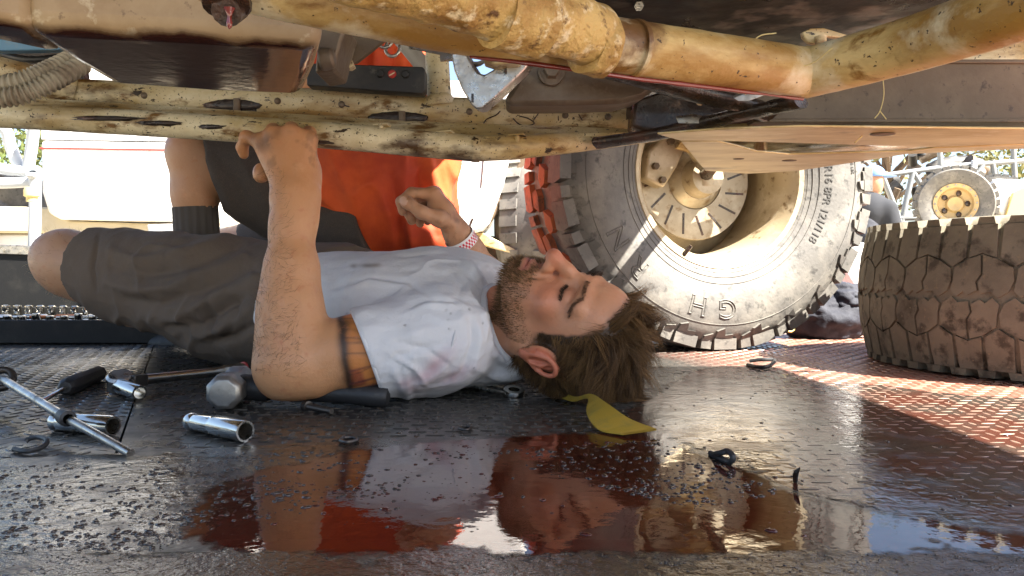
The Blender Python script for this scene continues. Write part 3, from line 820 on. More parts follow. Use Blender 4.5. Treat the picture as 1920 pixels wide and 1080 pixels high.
# channel and skid plates on the wheel side
obj("frame_channel", merge(box((.56, 1.085, .4335), (.46, .008, .079)), box((.56, 1.10, .3935), (.46, .046, .0055)), box((.56, 1.10, .4745), (.46, .046, .0055))), brownsteel, truck, bevel=.0014)
obj("upper_brace", prism([P(1750, 100, 1.2), P(1900, 70, 1.2), P(1980, 60, 1.2), P(1980, 90, 1.2), P(1890, 118, 1.2), P(1770, 118, 1.2)], (0, .02, 0)), cream, truck, bevel=.001)
ZS = .366
def plate(poly, z, t, mat, name, bev=.0012):
    return obj(name, prism([PZ(u, v, z) for u, v in poly], (0, 0, t)), mat, truck, bevel=bev)
plate([(1232, 252), (1350, 243), (1500, 238), (1720, 240), (1960, 243), (1960, 266), (1900, 270), (1750, 276), (1480, 268), (1345, 264), (1276, 264)], ZS, .003, skidm, "skid_plate")
plate([(1276, 265.5), (1345, 265.5), (1380, 274), (1420, 285), (1480, 290), (1700, 284), (1750, 278), (1905, 272), (1960, 270), (1960, 277), (1920, 279), (1700, 289), (1600, 305), (1490, 321), (1400, 326), (1322, 320)], ZS - .001, .003, skidm, "skid_plate")
plate([(1330, 262), (1760, 272), (1740, 284), (1480, 294), (1400, 288)], ZS + .024, .003, cream, "skid_recess")
obj("recess_rib", box(PZ(1425, 276, ZS + .012), (.004, .05, .022)), cream, truck)
for u, v, s in ((1480, 301, .012), (1385, 298, .009), (1655, 252, .016)):
    obj("skid_dimple", ico(PZ(u, v, ZS - .0012), 1, 2, (s, s * .8, .0012)), brownsteel, truck, smooth=True)
curve_tube([P(1470, 239, 1.30), P(1720, 238, 1.30), P(1940, 244, 1.30)], .0085, cream, "rail_tube", m=4)
# dry grass stems caught on the frame
grassm = M_("dry_grass", (.62, .50, .22), .7)
for k, pts in enumerate(([(1455, 62, .80), (1420, 70, .79), (1396, 108, .785), (1388, 140, .785), (1398, 178, .79)], [(1656, 150, 1.0), (1657, 180, 1.0), (1650, 208, 1.0), (1640, 222, 1.0)], [(1650, 208, 1.0), (1662, 224, 1.0)], [(1420, 74, .788), (1432, 92, .786)], [(1620, 252, 1.04), (1602, 268, 1.04)], [(1560, 90, .76), (1520, 120, .78), (1470, 128, .79)])):
    obj("grass_stem", tube(smooth_path([P(*p) for p in pts], 5), .0007, 5), grassm, truck, smooth=True)
# hoses and cab parts at the far left
for k, pts in enumerate(([(-30, 168, 1.1), (40, 152, 1.1), (90, 132, 1.12), (140, 108, 1.16)], [(-30, 186, 1.08), (40, 178, 1.09), (100, 152, 1.11), (160, 118, 1.15)])):
    q = smooth_path([P(*p) for p in pts], 26)
    r = .0125 + .0017 * np.sign(np.sin(np.arange(len(q)) * 1.6))
    obj("corrugated_hose", tube(q, r, 16), hosem, truck, smooth=50)
curve_tube([P(-60, 110, 1.22), P(40, 140, 1.25), P(140, 172, 1.29)], .021, cream, "cab_tube", m=6)
obj("blue_panel", prism([P(-60, 72, 1.15), P(110, 72, 1.15), P(130, 92, 1.15), P(-60, 96, 1.15)], (0, .02, .0)), bluem, truck, bevel=.002)
obj("dark_panel", prism([P(-60, 92, 1.35), P(150, 92, 1.35), P(160, 170, 1.35), P(-60, 120, 1.35)], (0, .02, .0)), grease, truck)
obj("shade_slabs", merge(box((-.17, .685, .80), (2.50, 1.07, .05)), box((-.68, 1.575, .80), (1.48, .70, .05)), box((.37, 1.48, .80), (.56, .51, .05)), box((-.17, .17, 1.0), (2.50, .04, .40)), box((-1.43, 1.10, 1.0), (.04, 1.4, .4))), grease, truck)  # unseen overhead slabs, added and sized to block sky and cast shade

# chips, cracks, loose wires and fixings on the far rails
for pts in ([(905, 236), (912, 224), (930, 216), (938, 208)], [(962, 222), (972, 232), (986, 236), (1002, 231), (990, 222), (975, 218)], [(1046, 206), (1047, 226)], [(1010, 212), (1000, 226)], [(1085, 214), (1092, 226)], [(640, 196), (655, 200)], [(690, 188), (705, 194)]):
    q_ = []
    for u, v in pts:
        vc = np.interp(u, [150, 590, 800, 1195], [176, 194, 208, 223]); off = (v - vc) / FPX * 1.29
        q_.append(P(u, v, 1.30 - math.sqrt(max(.0245 ** 2 - off ** 2, 1e-6)) - .0002))
    obj("paint_crack", tube(smooth_path(q_, 3), [.0010] * (3 * (len(q_) - 1) + 1), 5), grease, truck)
for u in (270, 520, 640, 880, 1060, 1140):
    vc = np.interp(u, [150, 590, 800, 1195], [176, 194, 208, 223])
    c_ = P(u, vc - 2, 1.2745)
    obj("rail_rivet", lathe([(.0001, .003), (.0035, .0026), (.0052, .0010), (.0056, -.002)], 10, frame((0, -1, 0)), c_), casting, truck, smooth=40)
for k, (pts, r_) in enumerate((([(600, 70, 1.15), (650, 40, 1.2), (720, 30, 1.25), (800, 48, 1.3)], .0045), ([(612, 88, 1.14), (700, 50, 1.22), (760, 66, 1.28), (820, 60, 1.32)], .0035), ([(860, 60, 1.25), (960, 80, 1.2), (1080, 96, 1.2), (1200, 120, 1.2)], .006), ([(1180, 150, 1.3), (1260, 178, 1.25), (1330, 196, 1.22), (1400, 226, 1.2)], .005), ([(0, 100, 1.2), (60, 112, 1.18), (130, 104, 1.2)], .005))):
    obj("loose_hose", tube(smooth_path([P(*q_) for q_ in pts], 8), r_, 10), blackplate, truck, smooth=True)

# ================================================================== tyres
def text_verts(s, size, outline=0.0, depth=.0008):
    cu = bpy.data.curves.new("t", 'FONT'); cu.body = s; cu.size = size
    if outline:
        cu.fill_mode = 'NONE'; cu.bevel_depth = outline; cu.bevel_resolution = 0
    else:
        cu.extrude = depth
    cu.resolution_u = 4
    to = bpy.data.objects.new("t", cu); COL.objects.link(to)
    dg = bpy.context.evaluated_depsgraph_get(); dg.update()
    me = to.evaluated_get(dg).to_mesh()
    V = np.array([v.co[:] for v in me.vertices]); F = [tuple(p.vertices) for p in me.polygons]
    to.evaluated_get(dg).to_mesh_clear()
    bpy.data.objects.remove(to); bpy.data.curves.remove(cu)
    return V, F
def ring_blk(poly, rtop, rbase, R, crown=.0, taper=.0022):
    """block on the tread: poly of (arc length, height across the tread)"""
    poly = np.array(poly, float); c = poly.mean(0); n = len(poly)
    topp = c + (poly - c) * (1 - taper / np.maximum(np.linalg.norm(poly - c, axis=1), .004))[:, None]
    V = []
    for q, r in ((poly, rbase), (topp, rtop)):
        for s, h in q:
            rr = r - crown * (h / .12) ** 2
            V.append((rr * math.cos(s / R), rr * math.sin(s / R), h))
    F = [(i, (i + 1) % n, n + (i + 1) % n, n + i) for i in range(n)] + [tuple(range(n, 2 * n))]
    return np.array(V), F
def put_copies(name, VF, mats, parent, Mx, ctr, n, offset=0.0, keep=None, bev=.0015):
    """n copies round the wheel axle that share one mesh"""
    me = mesh_data(name, VF[0], VF[1], smooth=32)
    first = mats(0)
    me.materials.append(first)
    for k in range(n):
        a = 2 * math.pi * k / n + offset
        if keep and not keep(a): continue
        o = bpy.data.objects.new(name, me); COL.objects.link(o); o.parent = parent
        o.matrix_local = Matrix.Translation(Vector(ctr - WLOC[parent.name])) @ Matrix(Mx.tolist()).to_4x4() @ Matrix.Rotation(a, 4, 'Z')
        m = mats(a)
        if m is not first:
            o.material_slots[0].link = 'OBJECT'; o.material_slots[0].material = m
        WLOC[o.name] = WLOC[parent.name]

# ---- mounted mud-terrain tyre behind the man's head
WC = P(1308, 342, 1.95); WC[2] = .414
wa = nrm((.285, -.958, 0))                   # axle, pointing to the inside of the wheel (towards us)
we1 = np.array((-wa[1], wa[0], 0)); we2 = np.array((0, 0, 1.0))
WM = np.stack([we1, we2, wa], 1)
R_T = .416
prof = [(.212, .100), (.218, .112), (.235, .118), (.262, .129), (.300, .138), (.335, .140), (.365, .136), (.388, .125), (.399, .105), (.403, .06), (.404, 0)]
prof = prof + [(r, -h) for r, h in prof[-2::-1]]
tyre = obj("tyre", lathe(prof, 96, WM, WC), rubber, truck, smooth=True)
NP = 24
pit = 2 * math.pi * R_T / NP
def bounce_tint(a):
    # tread facing the far left: orange bounce light painted into the rubber colour
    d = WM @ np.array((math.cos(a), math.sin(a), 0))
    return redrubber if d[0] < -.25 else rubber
sh1 = merge(ring_blk([(-.036, .070), (.030, .062), (.036, .100), (.028, .132), (-.034, .132)], .4175, .392, R_T, .006))
sh2 = merge(ring_blk([(-.014, .078), (.012, .070), (.016, .128), (-.012, .128)], .4165, .392, R_T, .006))
ce1 = ring_blk([(-.030, .012), (-.010, .052), (.022, .046), (.030, .018), (.006, .004)], .4180, .398, R_T, .004)
ce2 = ring_blk([(-.028, -.016), (-.006, -.004), (.030, -.014), (.014, -.052), (-.022, -.048)], .4180, .398, R_T, .004)
put_copies("tread_lug", sh1, lambda a: rubber, tyre, WM, WC, NP)
put_copies("tread_lug", sh2, lambda a: rubber, tyre, WM, WC, NP, pit / 2 / R_T)
put_copies("tread_lug", ce1, bounce_tint, tyre, WM, WC, NP, .02)
put_copies("tread_lug", ce2, bounce_tint, tyre, WM, WC, NP, .02 + pit / 2 / R_T)
flip = lambda VF: (VF[0] * np.array([1, 1, -1]), [f[::-1] for f in VF[1]])
put_copies("tread_lug", flip(sh1), bounce_tint, tyre, WM, WC, NP, pit / 2 / R_T)
put_copies("tread_lug", flip(sh2), bounce_tint, tyre, WM, WC, NP)
def side_blk(poly, h0, h1, R):
    poly = np.array(poly, float); n = len(poly); c = poly.mean(0); V = []
    for q, up in ((poly, 0), (c + (poly - c) * .9, 1)):
        for s, r in q:
            base = np.interp(r, [.30, .335, .365, .388, .41], [.138, .140, .136, .126, .106])
            V.append((r * math.cos(s / R), r * math.sin(s / R), base - .002 if not up else base + h1))
    F = [(i, (i + 1) % n, n + (i + 1) % n, n + i) for i in range(n)] + [tuple(range(n, 2 * n))]
    return np.array(V), F
put_copies("side_lug", side_blk([(-.034, .408), (-.034, .366), (-.012, .358), (-.008, .376), (.018, .374), (.026, .406)], 0, .0065, R_T), lambda a: rubber, tyre, WM, WC, NP)
put_copies("side_lug", side_blk([(-.013, .406), (-.010, .380), (.014, .372), (.014, .405)], 0, .0055, R_T), lambda a: rubber, tyre, WM, WC, NP, pit / 2 / R_T)
for rr, ww in ((.352, .0012), (.243, .0014), (.232, .0012), (.258, .001)):
    hh = np.interp(rr, [.212, .235, .262, .30, .335, .365], [.105, .118, .129, .138, .140, .136]) + .0006
    obj("side_ring", lathe([(rr - ww, hh - .001), (rr - ww * .4, hh + .0009), (rr + ww * .4, hh + .0009), (rr + ww, hh - .001)], 96, WM, WC), rubber, tyre, smooth=40)
textm = M_("dark_moulded_lettering", (.055, .052, .047), .6)
def wheel_text(s, size, phi0, r0, mat, outline=0.0):
    V, F = text_verts(s, size, outline)
    phi = math.radians(phi0) + V[:, 0] / r0
    r = r0 + V[:, 1]
    h = np.interp(r, [.212, .235, .262, .30, .335, .365, .388], [.105, .118, .129, .138, .140, .136, .125]) + .0006 + V[:, 2]
    Q = WC + wa[None] * h[:, None] + (np.sin(phi) * r)[:, None] * we1 + (np.cos(phi) * r)[:, None] * we2
    return obj("sidewall_lettering", (Q, F), mat, tyre)
wheel_text("LT285/75R16 8PR 121/118", .027, 62, .270, textm)
wheel_text("MAX LOAD 3195 LBS", .012, 70, .338, textm)
for ch, ph in (("G", 176), ("H", 190), ("R", 222), ("N", 236)):
    wheel_text(ch, .062, ph, .295, rubber, .0016)
# rim, rotor, caliper, knuckle
rim = obj("wheel_rim", lathe([(.222, .106), (.226, .112), (.222, .116), (.212, .112), (.205, .098), (.196, .085), (.188, .03), (.190, -.06), (.198, -.10), (.21, -.11), (.205, -.118), (.16, -.100), (.10, -.094), (.0001, -.094)], 72, WM, WC), rimdust, truck, smooth=40)
rot = obj("brake_rotor", merge(lathe([(.075, -.012), (.150, -.012), (.152, -.016), (.150, -.020), (.075, -.020), (.075, -.012)], 60, WM, WC), lathe([(.0001, .010), (.052, .010), (.058, .004), (.075, -.016)], 40, WM, WC)), rotor, truck, smooth=40)
for k in range(16):
    a = 2 * math.pi * k / 16
    Rz = np.array([[math.cos(a), -math.sin(a), 0], [math.sin(a), math.cos(a), 0], [0, 0, 1]])
    sl = box((.115, .012, -.0118), (.052, .0055, .0012), np.array([[.93, -.36, 0], [.36, .93, 0], [0, 0, 1]]))
    obj("rotor_slot", xf(sl, WM @ Rz, WC), grease, rot)
for k in range(6):
    a = 2 * math.pi * k / 6
    obj("hub_bolt", lathe([(.0001, .02), (.006, .02), (.0075, .012), (.0075, .004)], 8, WM, WC + WM @ np.array((.038 * math.cos(a), .038 * math.sin(a), 0))), brownsteel, rot)
def wl(x, y, z): return WC + WM @ np.array((x, y, z))
cal = obj("brake_caliper", prism([wl(*q) for q in ((-.155, .055, .0), (-.10, .105, .0), (-.055, .075, .0), (-.080, .02, .0), (-.115, -.03, .0), (-.165, -.01, .0))], wa * .045), rimdust, truck, bevel=.006)
for x, y in ((-.14, .02), (-.122, -.012), (-.10, .08)):
    obj("caliper_bolt", lathe([(.0001, .012), (.008, .012), (.009, .008), (.009, 0)], 6, WM, wl(x, y, .045)), brownsteel, cal)
kn = obj("steering_knuckle", merge(tube(smooth_path([wl(-.10, .14, .10), wl(-.06, .09, .06), wl(-.01, .04, .04), wl(.0, -.02, .035)], 6), [.022] * 19, 14), tube(smooth_path([wl(-.06, .07, .09), wl(.02, .045, .10), wl(.10, .06, .11), wl(.16, .09, .12)], 6), [.020] * 19, 14), tube([wl(0, 0, -.01), wl(0, 0, .05)], [.055, .042], 20)), rimdust, truck, smooth=50)
obj("knuckle_bolt", lathe([(.0001, .02), (.011, .02), (.013, .014), (.016, .012), (.017, 0)], 10, WM, wl(-.035, .078, .105)), brownsteel, kn, smooth=30)
obj("suspension_arm", merge(tube([wl(-.02, .06, .10), wl(-.10, .11, .22), wl(-.2, .13, .5)], [.020, .020, .022], 14), prism([wl(-.10, .06, .07), wl(.02, .03, .08), wl(.10, .055, .08), (wl(.06, .10, .12)), wl(-.08, .12, .12)], wa * .012)), tan, truck, smooth=40)
obj("axle_shaft", tube([wl(0, .0, .03), wl(-.12, .10, .45)], [.016, .016], 14), grease, truck, smooth=40)
# tan pool of mud on the inner barrel
obj("valve_stem", tube([wl(-.10, -.19, .112), wl(-.088, -.17, .125)], [.006, .004], 10), grease, rim, smooth=40)

# ---- worn tyre lying flat on the deck, right
LC = np.array((1.13, 1.56, .1425)); LM = np.eye(3); R_L = .408
flat_tyre = thing("spare_tyre", (LC[0], LC[1], 0), "worn brown off-road tyre lying flat on the deck at the right edge", "tyre")
lp = [(.215, .100), (.24, .120), (.29, .138), (.34, .1415), (.368, .134), (.383, .120), (.3910, .10), (.3970, .075), (.4005, .05), (.4036, 0)]
lp = lp + [(r, -h) for r, h in lp[-2::-1]]
carc = obj("carcass", lathe(lp, 96, None, LC), brownrubber, flat_tyre, smooth=True)
NL = 25; pl = 2 * math.pi * R_L / NL
bl = lambda poly, cr=.0150: ring_blk([(s, w) for s, w in grow(poly, .0009)], R_L, .3950, R_L, cr, .0006)
def grow(poly, e):
    A2 = np.array(poly, float); c2 = A2.mean(0); dd2 = np.linalg.norm(A2 - c2, axis=1)
    return c2 + (A2 - c2) * (1 + e / dd2)[:, None]
keepf = lambda a: (math.cos(a) * -.59 + math.sin(a) * -.81) > -.25
br = lambda a: brownrubber
up_a = [(.003, .068), (.0255, .053), (.048, .068), (.0465, .124), (.0045, .124)]
up_b = [(.0545, .068), (.0765, .076), (.0985, .068), (.0970, .124), (.0560, .124)]
c_1 = [(.030, .049), (.051, .0640), (.073, .071), (.0745, .040), (.066, .026), (.069, .012), (.054, .004), (.046, .010), (.034, .001), (.024, .012), (.028, .030)]
c_2 = [(.0780, .072), (.1015, .0640), (.124, .050), (.126, .028), (.118, .010), (.102, .000), (.092, .010), (.074, .007), (.0735, .013), (.071, .025), (.0790, .039)]
hp = pl / .1025
def mir(poly): return [(.1025 * 1.25 - s, -w) for s, w in poly]
for poly in (up_a, up_b, c_1, c_2, mir(up_a), mir(up_b), mir(c_1), mir(c_2)):
    poly = [(s * hp, w) for s, w in poly]
    A_ = np.array(poly); x, y = A_[:, 0], A_[:, 1]
    if (np.dot(x, np.roll(y, -1)) - np.dot(y, np.roll(x, -1))) < 0: poly = poly[::-1]
    put_copies("tread_block", bl(poly), br, carc, LM, LC, NL, .03, keepf)
put_copies("shoulder_lug", ring_blk([(.006, .1235), (.045, .1235), (.042, .139), (.010, .139)], .3895, .360, R_L, 0, .004), br, carc, LM, LC, NL * 2, .03, keepf)
put_copies("shoulder_lug", flip(ring_blk([(.006, .1235), (.045, .1235), (.042, .139), (.010, .139)], .3895, .360, R_L, 0, .004)), br, carc, LM, LC, NL * 2, .03, keepf)

# ================================================================== the man lying on his back
skinm = M_("skin", (.5, .28, .17), .46, attr=True, layers=[(70, (.46, .175, .085), .56, .86, 6), (28, (.60, .34, .19), .60, .92, 5)], bump=[(900, .00035), (260, .0005), (60, .0007)], rough_var=(80, .36, .58), sss=.10)
hairm = M_("brown_hair", (.06, .035, .018), .55, attr=True, spec=.3)
shirtm = M_("white_cotton", (.70, .70, .70), .9, attr=True, bump=[(1400, .0004), (45, .0025), (16, .004)])
shortm = M_("charcoal_brown_twill", (.055, .045, .038), .92, attr=True, layers=[(700, (.11, .085, .065), .5, .75, 2)], bump=[(1400, .0004), (40, .003), (14, .006)])

def smoothstep(x, a, b):
    t = np.clip((x - a) / (b - a), 0, 1); return t * t * (3 - 2 * t)
def mixc(c, m, col):
    return c + (np.array(col) - c) * np.clip(m, 0, 1)[:, None]

man = thing("person", (-.30, 1.30, 0), "bearded man in white t-shirt and charcoal shorts lying on his back under the frame", "person")

# ---- head frame: R his right (away), Fw where the face points, Up to the crown
HS = .935
HO = np.array((.083, 1.162, .1015))
Fw = nrm((.12, -.48, .87)); Up = np.array((.91, -.34, -.2)); Up = nrm(Up - Fw * (Up @ Fw)); Rt = np.cross(Fw, Up)
HA = np.stack([Rt, Fw, Up], 1)
def hl(x, y, z): return HO + HA @ np.array((x, y, z), float) * HS
NB = np.array((-.068, 1.255, .090))          # root of the neck
SL = np.array((-.092, 1.140, .086)); SR = np.array((.030, 1.455, .098))
H = Field(HO - .20, HO + np.array((.17, .17, .15)), .0016)
E = lambda c, r, k=.012, mode=1, A=None: H.ell(hl(*c), np.array(r) * HS, HA if A is None else A, k * HS, mode)
C_ = lambda a, b, r0, r1, k=.01, mode=1: H.cone(hl(*a), hl(*b), r0 * HS, r1 * HS, k, mode)
E((0, -.014, .030), (.0745, .093, .086), .01)
E((0, -.040, .005), (.066, .066, .066), .03)
E((0, .034, .040), (.060, .055, .056), .03)
E((0, .030, -.028), (.0575, .058, .070), .03)
E((0, .030, -.068), (.050, .052, .042), .025)
for s in (-1, 1):
    C_((s * .055, .000, -.062), (s * .024, .066, -.099), .0150, .0135, .022)
    E((s * .043, .062, -.030), (.022, .020, .018), .022)
    C_((s * .046, .072, .020), (s * .014, .088, .017), .0090, .0090, .016)
    E((s * .030, .060, -.068), (.024, .024, .026), .02)
E((0, .074, -.100), (.019, .017, .015), .016)
E((0, .071, -.070), (.030, .020, .028), .018)
for s in (-1, 1):
    E((s * .0315, .103, -.002), (.0205, .019, .0125), .014, -1)
    E((s * .0315, .0712, -.003), (.0165, .0152, .0130), .004)
    C_((s * .0465, .0790, -.0075), (s * .0330, .0872, -.0100), .0017, .0019, .002, -1); C_((s * .0330, .0872, -.0100), (s * .0180, .0850, -.0080), .0019, .0017, .002, -1)       # closed lid line
    C_((s * .047, .0800, .0065), (s * .020, .0890, .0070), .0020, .0018, .004, -1)         # lid crease
C_((0, .086, .012), (0, .101, -.018), .0090, .0098, .012)
C_((0, .101, -.018), (0, .1165, -.043), .0098, .0118, .008)
E((0, .1165, -.0435), (.0118, .0108, .0102), .006)
for s in (-1, 1):
    E((s * .0125, .0985, -.0465), (.0080, .0115, .0085), .011)
    E((s * .0066, .1090, -.0555), (.0042, .0058, .0040), .003, -1)
    C_((s * .018, .094, -.042), (s * .030, .083, -.066), .0022, .0022, .008, -1)      # smile fold
C_((-.022, .0825, -.0795), (0, .0945, -.0760), .0042, .0060, .005); C_((.022, .0825, -.0795), (0, .0945, -.0760), .0042, .0060, .005)
C_((-.019, .0825, -.0835), (0, .0925, -.0865), .0046, .0068, .005); C_((.019, .0825, -.0835), (0, .0925, -.0865), .0046, .0068, .005)
C_((-.023, .0850, -.0805), (0, .0985, -.0808), .0014, .0020, .002, -1); C_((.023, .0850, -.0805), (0, .0985, -.0808), .0014, .0020, .002, -1)
E((0, .086, -.0965), (.016, .006, .004), .006, -1)
# neck
H.cone(hl(0, -.012, -.045), NB, .054, .060, .02)
H.cone(hl(-.062, -.022, -.040), NB + (.0, -.03, .045), .013, .012, .02)
H.cone(hl(.062, -.022, -.040), NB + (.0, .03, .05), .013, .012, .02)
H.ell(hl(0, .020, -.125), (.013, .014, .016), HA, .02)
H.cone(NB, NB + (-.06, .02, .0), .062, .075, .03)
# ears
for s in (-1, 1):
    def el(a, b, c): return (s * (.0740 + a), -.012 + b, -.014 + c)
    rim_pts = []
    for t in np.linspace(math.radians(-70), math.radians(205), 16):
        rim_pts.append(el(.013 + .004 * math.sin(t), -.004 + .0165 * -math.cos(t) * 1.0 - .004 * math.sin(t), .006 + .0245 * math.sin(t)))
    E(el(.004, .004, .0), (.010, .015, .024), .008)
    A2 = HA @ np.array([[math.cos(.45 * s), 0 - math.sin(.45 * s), 0], [math.sin(.45 * s), math.cos(.45 * s), 0], [0, 0, 1]])
    H.ell(hl(*el(.0085, -.006, .002)), (.0055, .0190, .0295), HA @ np.array([[math.cos(s * .5), math.sin(s * .5), 0], [-math.sin(s * .5), math.cos(s * .5), 0], [0, 0, 1]]), .005)
    H.ell(hl(*el(.0150, -.003, .004)), (.0042, .0098, .0175), HA @ np.array([[math.cos(s * .5), math.sin(s * .5), 0], [-math.sin(s * .5), math.cos(s * .5), 0], [0, 0, 1]]), .004, -1)
    for i in range(len(rim_pts) - 1):
        C_(rim_pts[i], rim_pts[i + 1], .0032, .0032, .003)
    C_(el(.0125, -.009, -.012), el(.0125, -.009, .004), .0032, .0030, .004); C_(el(.0125, -.009, .004), el(.012, -.002, .018), .0030, .0022, .004)
    E(el(.0095, .001, -.0255), (.0052, .0088, .0095), .006)
    E(el(.010, .0085, -.004), (.0042, .0045, .0075), .004)
hV, hF = H.mesh(2)
hN = vnormals(hV, hF)
hL = (hV - HO) @ HA / HS
# skin colour: plain complexion with redder nose, cheeks, ears and neck; lips; stubble
c = np.tile(np.array((.52, .250, .135)), (len(hV), 1))
c = mixc(c, .5 * smoothstep(fbm(hV, 22, 3, 3), -.1, .6), (.54, .220, .120))
rd = lambda q, r: np.exp(-(np.linalg.norm(hL - np.array(q), axis=1) / r) ** 2)
red = .8 * rd((0, .118, -.044), .017) + .5 * rd((-.045, .07, -.03), .028) + .5 * rd((.045, .07, -.03), .028) + .4 * smoothstep(-hL[:, 2], .10, .14)
red += .70 * (smoothstep(np.abs(hL[:, 0]), .0785, .084) * (np.abs(hL[:, 1] + .014) < .04))
c = mixc(c, red, (.56, .150, .085))
lip = np.exp(-(((hL[:, 2] + .0808) / .0085) ** 2)) * (np.abs(hL[:, 0]) < .023) * smoothstep(hL[:, 1], .078, .086)
c = mixc(c, lip * .8, (.42, .135, .105))
eyelid = rd((-.0315, .086, -.002), .013) + rd((.0315, .086, -.002), .013)
c = mixc(c, .45 * eyelid, (.42, .185, .12))
cheek = np.interp(hL[:, 1], [-.02, .0, .03, .055, .075, .09, .11], [-.018, -.030, -.052, -.060, -.052, -.0545, -.058])
beard = smoothstep(cheek - hL[:, 2] + .006 * fbm(hV, 130, 2, 33), -.008, .014) * (hL[:, 1] > -.004) * smoothstep(hL[:, 2], -.128, -.112)
beard *= 1 - smoothstep(lip, .25, .5)
beard *= 1 - .85 * (np.exp(-((hL[:, 0] / .006) ** 2)) * (hL[:, 2] > -.072) * (hL[:, 2] < -.058))
c = mixc(c, beard * .50 * (.7 + .5 * fbm(hV, 120, 2, 40)), (.15, .08, .04))
hline = np.interp(hL[:, 1], [-.11, -.06, -.03, -.012, .002, .018, .030, .042, .058, .074, .09], [-.078, -.074, -.058, -.020, -.036, -.034, .004, .038, .062, .075, .081])
scalp = smoothstep(hL[:, 2] - hline + .007 * fbm(hV, 90, 3, 4), -.006, .012) * (np.abs(hL[:, 0]) < .0775)
c = mixc(c, scalp, (.045, .026, .014))
brow = 0
for s in (-1, 1):
    r, _ = seg_dist(hL[:, [0, 2]], [(s * .056, .0120), (s * .042, .0225), (s * .012, .0185)]); r = r + (hL[:, 1] < .05)
    brow = brow + np.exp(-(r / .0040) ** 2)
c = mixc(c, brow * .6, (.09, .05, .028))
head_c = c

# ---- left arm (towards us): elbow down on the hammer handle, forearm upright, hand round the slider tube
EL = P(545, 676, 1.085); WL = P(548, 372, 1.135)
UD = nrm(EL - SL); FD = nrm(WL - EL)
Af = Field(np.minimum(EL, SL) - .12, np.maximum(P(600, 215, 1.26), SL) + .06, .0021)
Af.cone(SL, SL + UD * .12, .050, .050, .02)
Af.cone(SL + UD * .10, EL - UD * .02, .048, .044, .02)
Af.ell(SL + (EL - SL) * .62 + (0, -.008, .004), (.075, .040, .043), frame(UD)[:, [2, 0, 1]], .02)
Af.ell(EL + (-.004, -.004, -.006), (.046, .042, .042), None, .02)
Af.cone(EL + (-.014, 0, -.026), EL + (.03, .0, -.02), .026, .03, .02)
fp = lambda t, x=0, y=0: EL + (WL - EL) * t + np.array((x, y, 0))
Af.chain([fp(.0), fp(.18, .001), fp(.34, -.001), fp(.55, .0), fp(.8, 0), fp(1.0)], [.040, .0420, .0405, .0350, .0280, .0260], .02)
Af.cone(fp(.10, -.016), fp(.45, -.010), .026, .022, .02)
Af.cone(fp(.14, .014), fp(.42, .009), .026, .022, .015)
Af.ell(WL, (.0300, .0215, .022), None, .012)
k1, k2, k3, k4 = P(577, 262, 1.155), P(546, 251, 1.150), P(513, 254, 1.150), P(489, 266, 1.155)
for kk, r in ((k1, .0155), (k2, .0150), (k3, .0145), (k4, .0130)):
    Af.cone(WL + (kk - WL) * .05, kk, .0190, r, .012)
    Af.ell(kk + (0, -.004, .002), (.0105, .0095, .0100), None, .006)
Af.cone(fp(1.03, .004, .004), P(560, 320, 1.165), .024, .023, .015)
fing = [(k1, [P(580, 250, 1.196), P(578, 256, 1.246), P(576, 282, 1.246)], .0092),
        (k2, [P(546, 242, 1.196), P(545, 250, 1.248), P(545, 278, 1.250)], .0094),
        (k3, [P(512, 244, 1.193), P(511, 252, 1.244), P(512, 276, 1.246)], .0090),
        (k4, [P(462, 257, 1.160), P(454, 276, 1.172), P(457, 289, 1.178)], .0084)]
for kk, pts, r in fing:
    Af.chain([kk] + pts, [r * 1.25, r * 1.06, r, r * .9], .005)
    Af.ell(pts[0], (r * 1.12,) * 3, None, .004)
Af.cone(fp(.92, .008, .004), P(572, 325, 1.165), .024, .0185, .03)
Af.chain([P(574, 338, 1.160), P(572, 325, 1.172), P(530, 318, 1.188), P(492, 322, 1.180), P(489, 330, 1.176)], [.017, .0160, .0125, .0108, .0100], .012)
aV, aF = Af.mesh(2)
aN = vnormals(aV, aF)
c = np.tile(np.array((.53, .265, .125)), (len(aV), 1))
c = mixc(c, .7 * smoothstep(fbm(aV, 16, 3, 5), -.2, .5), (.57, .295, .145))
c = mixc(c, smoothstep(aV[:, 2], .28, .36) * .45, (.44, .20, .085))
hand = smoothstep(aV[:, 2], .315, .345)
auv = proj(aV)
for (u, v, r, m) in ((503, 262, 16, .75), (488, 272, 14, .6), (470, 262, 18, .5), (520, 247, 9, .5), (480, 320, 20, .35), (545, 243, 9, .35)):
    c = mixc(c, m * np.exp(-(((auv[:, 0] - u) ** 2 + (auv[:, 1] - v) ** 2) / r ** 2)) * hand * (.5 + .5 * (fbm(aV, 90, 3, 8) > -.1)), (.12, .06, .03))
c = mixc(c, .5 * hand * smoothstep(fbm(aV, 60, 4, 2), .25, .55), (.20, .10, .045))
